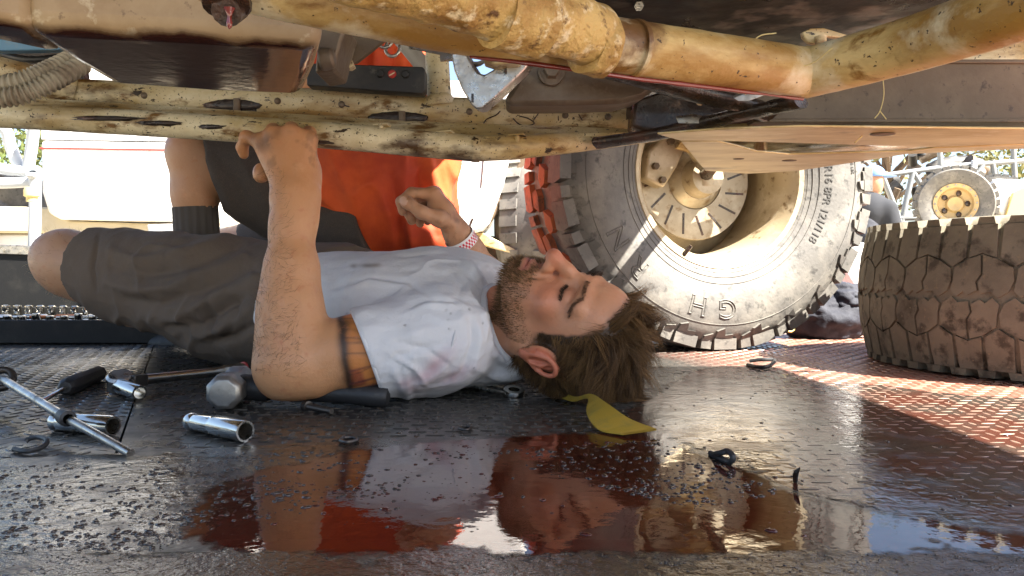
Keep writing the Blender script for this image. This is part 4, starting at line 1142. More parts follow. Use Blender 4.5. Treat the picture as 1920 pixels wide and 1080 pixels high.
# tattoo sleeve end above the elbow
tt = ((aV - SL) @ UD) / np.linalg.norm(EL - SL)
tn = tt + .02 * vnoise(aV, 45, 6)
c = mixc(c, smoothstep(-tn, -.665, -.65) * (tt > .30), (.52, .20, .055))
c = mixc(c, smoothstep(-tn, -.68, -.66) * .65 * smoothstep(vnoise(aV, 55, 11), -.1, .5) * (aV[:, 2] < .06), (.22, .03, .03))
c = mixc(c, (np.exp(-((tn - .672) / (.020 + .014 * vnoise(aV, 30, 2))) ** 2)) * .93, (.012, .010, .010))
spk = np.exp(-((vnoise(np.stack([tt * 0, aV[:, 1], aV[:, 2]], 1), 95, 3)) / .10) ** 2) * smoothstep(tn, .50, .56) * (tn < .67)
c = mixc(c, spk * .55, (.03, .02, .02))
for v0 in (688, 712, 724):
    ln = np.exp(-((auv[:, 1] - v0 - (auv[:, 0] - 690) * -.25) / 2.2) ** 2) * (auv[:, 0] > 655) * (auv[:, 0] < 715)
    c = mixc(c, ln * .7 * (aN[:, 1] < .2), (.10, .03, .04))
arm_c = c

# ---- right arm (away): forearm up beyond the chest, fingers loosely curled
ER = P(985, 628, 1.60); WR = P(858, 440, 1.47)
Bf = Field(P(740, 640, 1.40) - (.02, .06, .02), np.array((.12, 1.75, .40)), .0022)
Bf.cone(SR, ER, .050, .042, .02)
rp = lambda t: ER + (WR - ER) * t
Bf.chain([rp(0), rp(.25), rp(.6), rp(.85), rp(1.0)], [.040, .042, .034, .0265, .0255], .02)
m1, m2, m3, m4 = P(812, 364, 1.450), P(815, 363, 1.474), P(818, 370, 1.497), P(822, 380, 1.515)
for kk, r in ((m1, .0155), (m2, .015), (m3, .0145), (m4, .013)):
    Bf.cone(WR + (kk - WR) * .05, kk, .0185, r, .012)
Bf.ell(P(826, 398, 1.455), (.026, .020, .022), None, .015)
for kk, pts, r in ((m1, [P(772, 362, 1.435), P(752, 378, 1.432), P(755, 396, 1.440)], .0096), (m2, [P(776, 372, 1.462), P(766, 398, 1.460), P(772, 414, 1.464)], .0096),
                   (m3, [P(790, 384, 1.490), P(782, 406, 1.488), P(788, 419, 1.490)], .0090), (m4, [P(806, 394, 1.510), P(797, 408, 1.508), P(802, 416, 1.508)], .0082)):
    Bf.chain([kk] + pts, [r * 1.2, r * 1.08, r, r * .88], .005)
Bf.chain([P(845, 422, 1.455), P(824, 410, 1.425), P(790, 398, 1.410), P(764, 380, 1.408), P(757, 374, 1.408)], [.0170, .0150, .0112, .0105, .0092], .008)
Bf.ell(P(762, 377, 1.401), (.0062, .0016, .0075), None, .001)
rV, rF = Bf.mesh(2)
rN = vnormals(rV, rF)
c = np.tile(np.array((.46, .255, .15)), (len(rV), 1))
c = mixc(c, .6 * smoothstep(fbm(rV, 18, 3, 5), -.2, .5), (.40, .205, .11))
ruv = proj(rV)
c = mixc(c, .65 * smoothstep(fbm(rV, 55, 4, 2), .05, .45) * (ruv[:, 0] < 862), (.20, .105, .055))
c = mixc(c, (((ruv[:, 0] - 756) ** 2 / 60 + (ruv[:, 1] - 377) ** 2 / 80) < 1) * (rN[:, 1] < -.5) * .8, (.62, .42, .34))
rarm_c = c

# ---- bare knee and shin of the raised near leg; a plain trunk under the clothes
HJ = np.array((-.575, 1.555, .142)); KN = np.array((-.945, 1.675, .205))
Lf = Field((-1.12, 1.52, -.01), (-.60, 2.20, .31), .0036)
Lf.cone(HJ, KN, .085, .060, .03)
Lf.ell(KN + (-.004, -.004, .006), (.060, .062, .064), None, .02)
Lf.ell(KN + (-.030, -.012, .012), (.032, .038, .042), None, .02)
Lf.cone(KN + (.02, .0, -.016), (-.82, 1.72, .125), .058, .062, .03)
Lf.cone(KN + (.0, .02, .0), (-.72, 1.93, .085), .054, .036, .03)
Lf.cone((-.72, 1.93, .06), (-.80, 2.05, .035), .036, .030, .02)
Lf.cone((-.52, 1.75, .12), (-.84, 1.95, .12), .085, .058, .02)
lV, lF = Lf.mesh(2)
lc = np.tile(np.array((.50, .285, .165)), (len(lV), 1))
lc = mixc(lc, .6 * smoothstep(fbm(lV, 16, 3, 15), -.2, .5), (.54, .32, .195))
TA = frame((-.83, .56, 0)); TA = TA[:, [2, 0, 1]]       # trunk axis, across, up
PV = np.array((-.50, 1.605, .115))
Tf = Field((-.70, 1.06, .01), (.12, 1.84, .25), .008)
Tf.ell((-.135, 1.335, .108), (.155, .155, .095), TA, .05)
Tf.cone(SL, SR, .05, .05, .03)
Tf.chain([(-.135, 1.335, .10), PV, HJ], [.06, .06, .06], .03)
Tf.cone(PV, (-.52, 1.75, .12), .06, .06, .03)
Tf.cone((-.135, 1.335, .10), NB, .06, .05, .03)
tV, tF = Tf.mesh(1)
parts = [(hV, hF, head_c), (aV, aF, arm_c), (rV, rF, rarm_c), (lV, lF, lc), (tV, tF, np.tile((.5, .28, .17), (len(tV), 1)))]
V, F, Cc, n = [], [], [], 0
for v, f, cc in parts:
    V.append(v); F.append(f + n); Cc.append(cc); n += len(v)
body = obj("body", (np.concatenate(V), np.concatenate(F)), skinm, man, smooth=True, col=np.concatenate(Cc))

# ---- t-shirt
Sf = Field((-.56, 1.00, .0), (.12, 1.74, .29), .0032)
Sf.ell((-.135, 1.325, .114), (.180, .180, .1125), TA, .05)
Sf.ell((-.31, 1.445, .110), (.175, .168, .1130), TA, .06)
Sf.ell((-.43, 1.535, .108), (.125, .165, .1100), TA, .06)
Sf.cone(SL + (-.02, .02, .004), SR, .064, .064, .05)
Sf.cone(SL + (.0, .015, .004), NB + (.02, -.01, .008), .056, .070, .04)
Sf.cone(SR, NB + (.01, .0, .01), .058, .072, .04)
Sf.cone(NB + (-.03, 0, .02), NB + (.07, -.03, .005), .078, .0725, .03)
SH = SL + UD * .170
Sf.cone(SL + (.0, .0, .002), SH, .0630, .0615, .03)
Sf.cone(SL + (-.03, .03, -.03), SH + (.02, .03, -.015), .05, .034, .03)
Sf.cone(SR, SR + nrm(ER - SR) * .16, .062, .056, .03)
NC = np.array((-.004, 1.222, .100)); NNm = nrm((.80, -.36, .42))
def neck_cut(x, y, z):
    a = (x - NC[0]) * NNm[0] + (y - NC[1]) * NNm[1] + (z - NC[2]) * NNm[2]
    rr = np.sqrt((x - NC[0] - a * NNm[0]) ** 2 + (y - NC[1] - a * NNm[1]) ** 2 + (z - NC[2] - a * NNm[2]) ** 2) - .105
    return np.maximum(-a, rr)
Sf.put(neck_cut, NC - .13, NC + .16, 0, -1)

# sleeve hem: remove only the end beyond the hem on the near sleeve
hemN = nrm(UD * 1.0 + np.array((.0, .0, -.26)))
hemP = SL + UD * .118
def hem_cut(x, y, z):
    a = (x - hemP[0]) * hemN[0] + (y - hemP[1]) * hemN[1] + (z - hemP[2]) * hemN[2]
    tt_ = np.clip((x - SL[0]) * UD[0] + (y - SL[1]) * UD[1] + (z - SL[2]) * UD[2], 0, .4)
    rr = np.sqrt((x - SL[0] - tt_ * UD[0]) ** 2 + (y - SL[1] - tt_ * UD[1]) ** 2 + (z - SL[2] - tt_ * UD[2]) ** 2) - .085
    return np.maximum(-a, rr)
Sf.put(hem_cut, (-.40, .95, -.02), (-.10, 1.22, .20), 0, -1)
Sf.cone(SL + UD * .09, SL + UD * .30, .0550, .0570, .002, -1)
Sf.cone(NB + (-.02, 0, 0), hl(0, -.012, -.045), .063, .058, .003, -1)
Sf.cut(PV - TA[:, 0] * .20, TA[:, 0])
Sf.cut((0, 0, .003), (0, 0, -1))
sV, sF = Sf.mesh(2)
sN = vnormals(sV, sF)
sV = folds(sV, sN, [
    ([(905, 500), (925, 545), (905, 575), (870, 560), (835, 545)], 7, -.0045), ([(915, 500), (938, 545), (925, 590), (890, 592)], 7, .0050), ([(870, 480), (895, 520), (880, 548)], 8, .0040),
    ([(845, 490), (870, 530), (858, 552)], 7, -.0035), ([(780, 500), (830, 505), (880, 500)], 9, .003), ([(770, 575), (800, 562), (850, 565), (880, 600)], 6, -.0035), ([(760, 590), (800, 572), (840, 575)], 6, .0035),
    ([(882, 600), (886, 640), (872, 690)], 5, -.0040), ([(895, 598), (900, 640), (888, 690)], 5, .0040), ([(905, 650), (935, 690), (985, 700)], 9, -.004), ([(890, 690), (930, 708), (980, 712)], 7, .004),
    ([(740, 700), (765, 740), (760, 700)], 8, .006), ([(800, 735), (860, 700), (885, 660)], 9, -.005), ([(780, 720), (830, 690), (850, 655)], 9, .0045), ([(725, 640), (790, 620), (860, 610)], 8, .0028), ([(720, 680), (790, 650), (870, 640)], 8, -.003),
    ([(620, 520), (700, 500), (790, 490)], 14, .0025), ([(610, 560), (680, 545), (740, 560)], 14, -.0028), ([(640, 600), (700, 575), (760, 560)], 12, .003), ([(610, 500), (650, 560), (660, 610)], 12, -.003), ([(940, 520), (950, 560), (945, 600)], 6, -.003), ([(620, 540), (690, 520), (760, 530), (820, 560)], 5, -.004), ([(625, 548), (695, 528), (765, 538)], 5, .0045), ([(860, 500), (900, 540), (930, 560)], 4, -.0045), ([(870, 495), (908, 532), (938, 552)], 4, .0045), ([(740, 640), (800, 655), (850, 690)], 4, -.0035), ([(730, 665), (780, 690), (800, 720)], 4, .004), ([(895, 560), (910, 610), (905, 660)], 4, .004), ([(700, 470), (760, 480), (840, 475)], 5, -.003)])
rdg = (1 - np.abs(fbm((sV - SL) * np.array([.6, 1, 1.4]), 15, 2, 61))) ** 5
sV = sV + sN * (.0045 * rdg * (.4 + .6 * smoothstep(fbm(sV, 8, 2, 5), -.3, .4)) + .0022 * fbm(sV, 16, 3, 7) + .0010 * vnoise(sV * np.array([1, 1, 2.5]), 45, 9))[:, None]
sc_ = np.tile(np.array((.66, .665, .685)), (len(sV), 1))
suv = proj(sV)
g_ = lambda u, v, a, b, th=0: np.exp(-((((suv[:, 0] - u) * math.cos(th) + (suv[:, 1] - v) * math.sin(th)) / a) ** 2 + (((suv[:, 1] - v) * math.cos(th) - (suv[:, 0] - u) * math.sin(th)) / b) ** 2))
st = (g_(815, 690, 45, 17, -.75) * 1.1 + g_(855, 705, 40, 14, -.5) + g_(765, 722, 18, 14) * .8) * (.55 + .6 * fbm(sV, 40, 3, 4))
sc_ = mixc(sc_, np.clip(st, 0, .8) * (sN[:, 1] < .3), (.50, .27, .30))
sc_ = mixc(sc_, .75 * g_(690, 498, 16, 4) + .55 * g_(663, 499, 6, 4) + .4 * g_(707, 497, 8, 4) + .4 * g_(640, 590, 60, 30) * .4, (.16, .13, .10))
sc_ = mixc(sc_, .35 * smoothstep(fbm(sV, 9, 3, 21), .1, .6), (.52, .50, .46))
for u, v in ((838, 582), (846, 588), (842, 600), (760, 610), (650, 590), (880, 580), (905, 605), (755, 690), (842, 617), (640, 640), (890, 690)):
    sc_ = mixc(sc_, g_(u, v, 1.8, 1.8) * .9, (.06, .05, .04))
shirt = obj("t_shirt", (sV, sF), shirtm, man, smooth=True, col=sc_)
# ribbed collar band and stitched hems
def ring_at(cn, nn, r, m=48):
    q = frame(nn); return [cn + r * (math.cos(t) * q[:, 0] + math.sin(t) * q[:, 1]) for t in np.linspace(0, 2 * math.pi, m)]
pV = np.array(ring_at(NC + NNm * .001, NNm, .0690, 60))
Vc, Fc = tube(pV, .0062, 10, cap=False)
obj("collar", (Vc, Fc), M_("white_rib_knit", (.70, .70, .72), .9, bump=[(700, .0006)]), shirt, smooth=True)
obj("sleeve_hem", tube(np.array(ring_at(hemP - UD * .001 , hemN, .0598, 50)), .0030, 8, cap=False), M_("white_stitching", (.66, .665, .685), .9), shirt, smooth=True)

q = ring_at(SL + UD * .012 + np.array((0, 0, .002)), nrm(UD + np.array((0, -.1, .35))), .0655, 60)
obj("armhole_seam", tube(np.array(q), .0018, 6, cap=False), M_("white_seam", (.60, .605, .625), .9), shirt, smooth=True)
# ---- shorts
Kf = Field((-1.02, 1.28, .0), (-.26, 2.10, .34), .0042)
TD = nrm(KN - HJ)
Kf.cone(HJ + (.0, .0, .005), KN, .106, .078, .03)
Kf.cone(HJ + (.03, -.01, -.02), HJ + TD * .24 + (0, -.01, -.022), .085, .066, .04)
Kf.ell(PV, (.17, .178, .122), TA, .05)
Kf.ell(PV + (.08, -.055, .0), (.15, .172, .1200), TA, .05)
Kf.cone((-.52, 1.75, .12), (-.84, 1.95, .12), .105, .078, .04)
KC = HJ + TD * .322
KNm = nrm(TD + np.array((0, .0, -.10)))
def leg_cut(x, y, z):
    a = (x - KC[0]) * KNm[0] + (y - KC[1]) * KNm[1] + (z - KC[2]) * KNm[2]
    return -a
Kf.put(leg_cut, (-1.1, 1.4, -.02), (-.72, 1.80, .35), 0, -1)
Kf.cone(HJ + TD * .22, KN, .070, .068, .003, -1)
Kf.ell(PV + (.16, -.110, .002), (.14, .172, .1180), TA, .05)
Kf.cut(PV - TA[:, 0] * .25, nrm(-TA[:, 0] + np.array((0, 0, .15))))
Kf.cut((0, 0, .003), (0, 0, -1))
kV, kF = Kf.mesh(2)
kN = vnormals(kV, kF)
kV = folds(kV, kN, [
    ([(186, 440), (172, 500), (178, 545)], 4, -0.0076), ([(210, 470), (260, 490), (330, 480), (430, 440)], 9, 0.0095), ([(210, 500), (270, 515), (340, 505), (450, 460)], 9, -0.0104), ([(200, 530), (250, 545), (320, 540), (460, 480)], 10, 0.0104),
    ([(240, 560), (300, 570), (370, 545), (470, 500)], 10, -0.0114), ([(270, 590), (330, 600), (400, 560), (475, 520)], 10, 0.0114), ([(320, 610), (380, 610), (430, 570), (478, 545)], 9, -0.0114), ([(370, 630), (420, 615), (470, 580)], 9, 0.0114),
    ([(400, 640), (440, 630), (475, 610)], 8, -0.0114), ([(300, 560), (290, 600), (330, 625)], 8, 0.0076), ([(430, 545), (445, 590), (420, 640)], 8, -0.0076), ([(250, 450), (330, 450), (440, 430)], 9, 0.0057), ([(350, 555), (345, 600), (380, 632)], 7, 0.0095), ([(395, 560), (390, 600), (410, 640)], 7, -0.0095)])
rdk = (1 - np.abs(fbm(kV * np.array([1, .6, 1.2]) + .3 * kV[:, [2, 0, 1]], 13, 2, 71))) ** 4
kV = kV + kN * (.003 * fbm(kV, 14, 3, 17) + .007 * rdk * (.3 + .7 * smoothstep(fbm(kV, 6, 2, 9), -.3, .3)))[:, None]
kc = np.tile(np.array((.130, .096, .070)), (len(kV), 1))
kc = mixc(kc, .5 * smoothstep(fbm(kV, 8, 3, 31), -.1, .6), (.092, .068, .050))
shorts = obj("shorts", (kV, kF), shortm, man, smooth=True, col=kc)
stitch = M_("dark_stitching", (.03, .024, .02), .9)
q = smooth_path([P(214, 524, 1.335), P(250, 568, 1.32), P(300, 596, 1.30), P(380, 640, 1.25)], 6)
bandV = np.array([p + (0, -.0, 0) for p in ring_at(KC - TD * .030, KNm, .0815, 40)])
obj("cuff_seam", tube(bandV, .0011, 5, cap=False), stitch, shorts, smooth=True)

# ---- paper wristband, chequered
wb = WR + (ER - WR) * .06; wd = nrm(ER - WR)
wbm = M_("white_wristband_red_checks", (.8, .8, .8), .5)
N, L, B = nodes_of(wbm)
uvn = N.new("ShaderNodeUVMap"); mp = N.new("ShaderNodeMapping"); L.new(uvn.outputs[0], mp.inputs["Vector"]); mp.inputs["Scale"].default_value = (52, 5, 1)
ck = N.new("ShaderNodeTexChecker"); ck.inputs["Scale"].default_value = 1; ck.inputs["Color1"].default_value = (.78, .78, .80, 1); ck.inputs["Color2"].default_value = (.62, .03, .06, 1)
L.new(mp.outputs[0], ck.inputs["Vector"])
sx = N.new("ShaderNodeSeparateXYZ"); L.new(uvn.outputs[0], sx.inputs[0])
pp = N.new("ShaderNodeMath"); pp.operation = 'PINGPONG'; L.new(sx.outputs[1], pp.inputs[0]); pp.inputs[1].default_value = .5
gt = N.new("ShaderNodeMath"); gt.operation = 'GREATER_THAN'; L.new(pp.outputs[0], gt.inputs[0]); gt.inputs[1].default_value = .2
mxx = N.new("ShaderNodeMix"); mxx.data_type = 'RGBA'; L.new(gt.outputs[0], mxx.inputs["Factor"]); mxx.inputs["A"].default_value = (.8, .8, .82, 1); L.new(ck.outputs[0], mxx.inputs["B"])
L.new(mxx.outputs["Result"], B.inputs["Base Color"])
q = frame(wd); nseg = 48; Vw, Fw_ = [], []
for i in range(nseg):
    t = 2 * math.pi * i / nseg
    for dz in (-.0125, .0125):
        for rr in (.0290, .0294):
            Vw.append(wb + wd * dz + rr * (math.cos(t) * q[:, 0] + math.sin(t) * q[:, 1]))
fuv = []
for i in range(nseg):
    j = (i + 1) % nseg
    for a, b in ((1, 3), (0, 2), (0, 1), (2, 3)):
        Fw_.append((i * 4 + a, j * 4 + a, j * 4 + b, i * 4 + b))
        fuv.append([(i / nseg, 0), ((i + 1) / nseg, 0), ((i + 1) / nseg, 1), (i / nseg, 1)] if (a, b) in ((1, 3), (0, 2)) else [(0, 0)] * 4)
band = obj("wristband", (np.array(Vw), Fw_), wbm, man, smooth=40)
uvl = band.data.uv_layers.new(name="UVMap")
uvl.data.foreach_set("uv", np.array(fuv, np.float32).ravel())

# ---- hair
def hair_colour(n_per, N_, lo, hi, tip=None):
    t = rng.random((N_, 1)) ** 1.6
    cc = np.array(lo) + (np.array(hi) - np.array(lo)) * t
    return np.repeat(cc, n_per, 0)
idx = np.nonzero((scalp > .15))[0]
# locks: a few hundred guides, every hair follows the guide next to it
gi = rng.choice(idx, 620)
gl = hL[gi]; gn = hN[gi] @ HA
topn = smoothstep(gl[:, 2], .030, .085); front = smoothstep(gl[:, 1], .005, .065)
sw = np.stack([vnoise(gl, 22, 1), vnoise(gl, 22, 2), vnoise(gl, 22, 3)], 1)
comb = np.stack([-.25 * np.sign(gl[:, 0]) * topn + .5 * topn * sw[:, 0], -.80 + .75 * topn * front, .30 + .45 * topn], 1)
gd = gn * (.14 + .36 * topn)[:, None] + comb * .8 + sw * .75 + rng.normal(0, .26, gl.shape)
gd /= np.linalg.norm(gd, axis=1, keepdims=True)
gb = np.stack([1.6 * sw[:, 1], -.5 - .9 * topn * front + 1.2 * sw[:, 2], .15 - 1.0 * topn + .8 * sw[:, 0]], 1) + rng.normal(0, .55, gl.shape)
gL = (.016 + .036 * topn + .010 * topn * front) * rng.uniform(.7, 1.25, len(gl))
S = 6; gp = np.zeros((len(gl), S + 1, 3)); d = gd.copy()
for i in range(S):
    d = d + gb / S; d /= np.linalg.norm(d, axis=1, keepdims=True)
    gp[:, i + 1] = gp[:, i] + d * (gL / S)[:, None]
pick = scalp[idx] ** 1.5; sel = rng.choice(idx, 24000, p=pick / pick.sum())
rl = hL[sel] + rng.normal(0, .0008, (len(sel), 3))
dist = ((rl[:, None, :] - gl[None]) ** 2).sum(2) + rng.random((len(sel), len(gl))) * .00004
g1 = dist.argmin(1)
cv = np.linspace(0, 1, S + 1)[None, :, None] ** 1.2 * rng.uniform(.05, .60, (len(sel), 1, 1))
fr_ = rng.normal(0, 1, (len(sel), 1, 3)) * .0035 * np.linspace(0, 1, S + 1)[None, :, None] ** 1.5
pl3 = rl[:, None, :] * (1 - cv) + gl[g1][:, None, :] * cv + gp[g1] * rng.uniform(.45, 1.05, (len(sel), 1, 1)) + fr_
pw = HO + pl3 @ HA.T * HS
# hair that meets the deck spreads along it
tq = np.linspace(0, 1, S + 1)[None, :] ** 2
pw[:, :, 2] -= tq * (.013 * topn[g1] * rng.uniform(.4, 1.3, len(sel)))[:, None]
low = np.minimum(pw[:, :, 2] - .0015, 0)
pw[:, :, 2] -= low
pw[:, :, 0] += -low * .6
V, F, per = skin_strands(pw, gd[g1] @ HA.T, np.full(len(sel), .00038))
t_ = (rng.random(len(gl)) ** 1.5)[g1] * .75 + .25 * rng.random(len(sel))
hc = np.array((.040, .020, .008)) + (np.array((.26, .142, .052)) - np.array((.040, .020, .008))) * t_[:, None]
obj("hair", (V, F), hairm, man, smooth=True, col=np.repeat(hc, per, 0))
# beard, moustache
w = beard * (hL[:, 2] < .0) ; idx = np.nonzero(w > .35)[0]
pr = w[idx] / w[idx].sum(); sel = rng.choice(idx, 5200, p=pr)
rl = hL[sel]; nl = hN[sel] @ HA
dl = nl * .8 + np.array((0, .05, -.65)) + rng.normal(0, .22, rl.shape)
Lb = np.interp(rl[:, 2], [-.12, -.09, -.06, -.04], [.011, .010, .0065, .004]) * rng.uniform(.5, 1.1, len(sel)) * np.where(np.abs(rl[:, 0]) > .045, .55, 1)
V, F, per = strands(HO + rl @ HA.T * HS, dl @ HA.T / np.linalg.norm(dl, axis=1, keepdims=True), Lb, .00034, np.tile(HA @ np.array((0, -.15, -.4)), (len(sel), 1)), 2)
obj("beard", (V, F), hairm, man, smooth=True, col=hair_colour(per, len(sel), (.08, .042, .018), (.32, .18, .075)))
# brows and lashes
pts, dirs, ll = [], [], []
for s in (-1, 1):
    br_ = np.array([(s * .056, .070, .0120), (s * .042, .084, .0225), (s * .012, .092, .0185)])
    near_i = np.nonzero((seg_dist(hL[:, [0, 2]], br_[:, [0, 2]])[0] < .0030) & (hL[:, 1] > .045))[0]
    for i in rng.choice(near_i, 240):
        pts.append(hV[i]); dirs.append(HA @ nrm((s * .8, .25, .30 + rng.normal(0, .15))) + hN[i] * .35); ll.append(rng.uniform(.005, .009))
    ls = np.array([(s * .0475, .0785, -.0070), (s * .033, .0860, -.0100), (s * .0180, .0850, -.0080)])
    near_i = np.nonzero((seg_dist(hL[:, [0, 2]], ls[:, [0, 2]])[0] < .0016) & (hL[:, 1] > .05))[0]
    for i in rng.choice(near_i, 170):
        pts.append(hV[i]); dirs.append(HA @ nrm((s * .3, .8, -.7)) + rng.normal(0, .15, 3)); ll.append(rng.uniform(.004, .007))
V, F, per = strands(np.array(pts), np.array(dirs), np.array(ll), .00036, np.zeros((len(pts), 3)), 2)
obj("eyebrows", (V, F), hairm, man, smooth=True, col=hair_colour(per, len(pts), (.02, .011, .006), (.07, .036, .016)))
# hair on the arms and the knee
def body_hair(name, VV, NN, mask, n, L0, L1, gd, r=.00016, lo=(.05, .026, .012), hi=(.16, .085, .035)):
    idx = np.nonzero(mask)[0]; sel = rng.choice(idx, n)
    d = NN[sel] * .45 + np.array(gd) + .7 * np.stack([vnoise(VV[sel], 30, 1), vnoise(VV[sel], 30, 2), vnoise(VV[sel], 30, 3)], 1) + rng.normal(0, .25, (n, 3))
    d /= np.linalg.norm(d, axis=1, keepdims=True)
    V, F, per = strands(VV[sel], d, rng.uniform(L0, L1, n), r, rng.normal(0, .4, (n, 3)), 3)
    obj(name, (V, F), hairm, man, smooth=True, col=hair_colour(per, n, lo, hi))
body_hair("arm_hair", aV, aN, (aV[:, 2] > .05) & (aV[:, 2] < .335) & (aV[:, 0] < EL[0] + .045) & (tt > .93), 1700, .008, .020, (.55, -.1, .15))
body_hair("arm_hair", rV, rN, (ruv[:, 0] > 840) & (ruv[:, 1] < 480), 220, .007, .014, (-.2, -.1, .6))
lN = vnormals(lV, lF)
body_hair("leg_hair", lV, lN, (lV[:, 0] < -.86) & (lV[:, 1] < 1.76), 380, .008, .018, (-.2, 0, .3), .00020, (.15, .09, .04), (.4, .28, .14))

# ================================================================== second person: orange shirt, crouching beyond
mate = thing("person", (-.45, 2.05, 0), "crouching person in bright orange shirt and dark shorts behind the lying man", "person")
Gf = Field((-1.10, 1.72, 0), (.20, 2.5, 1.20), .0070)
KNE = P(362, 285, 1.96); ANK = P(372, 590, 1.98); HIP = P(610, 400, 2.04); SHO = np.array((-.36, 2.08, .86))
Gf.chain([KNE, P(366, 360, 1.965), ANK], [.058, .052, .040], .03)
Gf.cone(KNE, HIP, .060, .080, .03)
Gf.chain([P(430, 470, 2.35), P(640, 560, 2.4), P(800, 610, 2.42)], [.06, .055, .045], .03)
Gf.cone(P(430, 470, 2.35), HIP + (.05, .12, 0), .065, .09, .03)
Gf.ell(HIP + (.07, .05, .0), (.09, .12, .09), None, .03)
Gf.cone(HIP + (.14, .04, .05), SHO, .12, .13, .06)
Gf.cone(SHO + (0, -.16, 0), SHO + (0, .18, 0), .065, .065, .04)
Gf.cone(SHO, SHO + (-.10, 0, .13), .055, .05, .02)
Gf.ell(SHO + (-.15, 0, .23), (.095, .075, .11), None, .02)
Gf.chain([SHO + (0, .18, 0), SHO + (-.10, .20, -.26), SHO + (-.34, .1, -.22)], [.055, .042, .030], .02)
Gf.chain([SHO + (0, -.17, 0), SHO + (-.14, -.17, -.22), SHO + (-.38, -.12, -.10)], [.055, .042, .030], .02)
for j in range(4): Gf.chain([SHO + (-.38, -.135 + .02 * j, -.10), SHO + (-.44, -.14 + .022 * j, -.09), SHO + (-.47, -.14 + .022 * j, -.12)], [.016, .013, .012], .008)
for j in range(4): Gf.chain([SHO + (-.34, .085 + .02 * j, -.22), SHO + (-.40, .08 + .022 * j, -.21), SHO + (-.43, .08 + .022 * j, -.24)], [.016, .013, .012], .008)
gV, gF = Gf.mesh(2)
gc = np.tile(np.array((.46, .25, .14)), (len(gV), 1))
obj("body", (gV, gF), skinm, mate, smooth=True, col=gc)
Of = Field((-.66, 1.76, .10), (.14, 2.40, 1.0), .0062)
Of.ell(P(700, 300, 2.06), (.20, .185, .20), None, .06)
Of.cone(P(690, 400, 2.05), P(780, 420, 2.08), .135, .105, .06)
Of.cone(HIP + (.14, .04, .07), SHO, .165, .150, .06)
Of.cone(P(790, 300, 2.03), P(800, 435, 2.00), .07, .055, .05)
Of.cone(SHO + (0, -.16, -.01), SHO + (0, .18, -.01), .085, .085, .04)
Of.cone(SHO + (0, -.17, 0), SHO + (-.10, -.17, -.15), .075, .07, .03)
Of.cone(SHO + (0, .18, 0), SHO + (-.07, .19, -.18), .075, .07, .03)
Of.cut(P(820, 470, 2.0), nrm((.25, 0, -1)))
Of.cut(P(592, 380, 2.0), nrm((-1, .1, -.15)))
oV, oF = Of.mesh(2); oN = vnormals(oV, oF)
oV = folds(oV, oN, [([(800, 300), (815, 360), (845, 410)], 10, 0.0170), ([(780, 310), (795, 370), (820, 440)], 9, -0.0170), ([(750, 330), (765, 400), (775, 450)], 9, 0.0153), ([(735, 330), (745, 400), (750, 455)], 9, -0.0136), ([(830, 300), (850, 360), (860, 400)], 8, -0.0136), ([(600, 330), (615, 370), (640, 400)], 8, 0.0136), ([(640, 300), (680, 330), (720, 310)], 14, -0.0102), ([(700, 80), (705, 120), (700, 160)], 8, 0.0136), ([(735, 80), (740, 120), (735, 160)], 8, -0.0136), ([(770, 80), (775, 120), (770, 160)], 8, 0.0136)])
rdo = (1 - np.abs(fbm(oV * np.array([1.3, 1, .5]), 9, 2, 31))) ** 4
oV = oV + oN * (.006 * fbm(oV, 9, 3, 12) + .018 * rdo)[:, None]
orangem = M_("orange_jersey", (.58, .085, .014), .75, layers=[(5, (.40, .040, .010), .42, .62, 5)], bump=[(900, .0003), (25, .003)])
obj("orange_shirt", (oV, oF), orangem, mate, smooth=True)
Zf = Field((-.95, 1.76, .0), (.10, 2.45, .58), .0062)
Zf.cone(KNE + (.03, 0, -.01), HIP + (0, 0, -.02), .098, .115, .04)
Zf.ell(HIP + (.08, .03, -.055), (.16, .18, .125), None, .05)
Zf.cone(P(470, 470, 2.33), HIP + (.05, .12, 0), .085, .12, .04)
hd = nrm(HIP - KNE)
Zf.cut(KNE + hd * .045, nrm(-(hd + np.array((.0, 0, .62)))))
Zf.cut(P(684, 420, 2.0), nrm((1, 0, .35)))
zV, zF = Zf.mesh(2); zN = vnormals(zV, zF)
zV = folds(zV, zN, [([(390, 300), (420, 350), (450, 430)], 8, .006), ([(405, 285), (445, 340), (480, 420)], 8, -.006), ([(430, 270), (470, 330), (500, 380)], 8, .006), ([(600, 400), (640, 400), (680, 415)], 7, .006), ([(600, 425), (640, 425), (675, 440)], 7, -.006), ([(360, 320), (390, 350), (420, 400)], 6, -.005)])
zV = zV + zN * (.004 * fbm(zV, 12, 3, 3))[:, None]
obj("shorts", (zV, zF), shortm, mate, smooth=True, col=np.tile((.050, .044, .042), (len(zV), 1)))
sk = [P(366, 388, 1.965), P(368, 420, 1.967), P(371, 480, 1.972), P(372, 560, 1.978)]
Vk, Fk = tube(smooth_path(sk, 8), .0535, 72)
ax_ = np.repeat(smooth_path(sk, 8), 72, 0); dk = Vk - ax_
Vk = ax_ + dk * (1 + .022 * np.where((np.arange(len(Vk)) % 4) < 2, 1, -1))[:, None]
obj("sock", (Vk, Fk), M_("grey_ribbed_sock", (.085, .078, .075), .95, bump=[(600, .0008)]), mate, smooth=60)
obj("shoe", ico(ANK + (-.02, .03, -.075), 1, 3, (.125, .045, .04)), blackplate, mate, smooth=True)

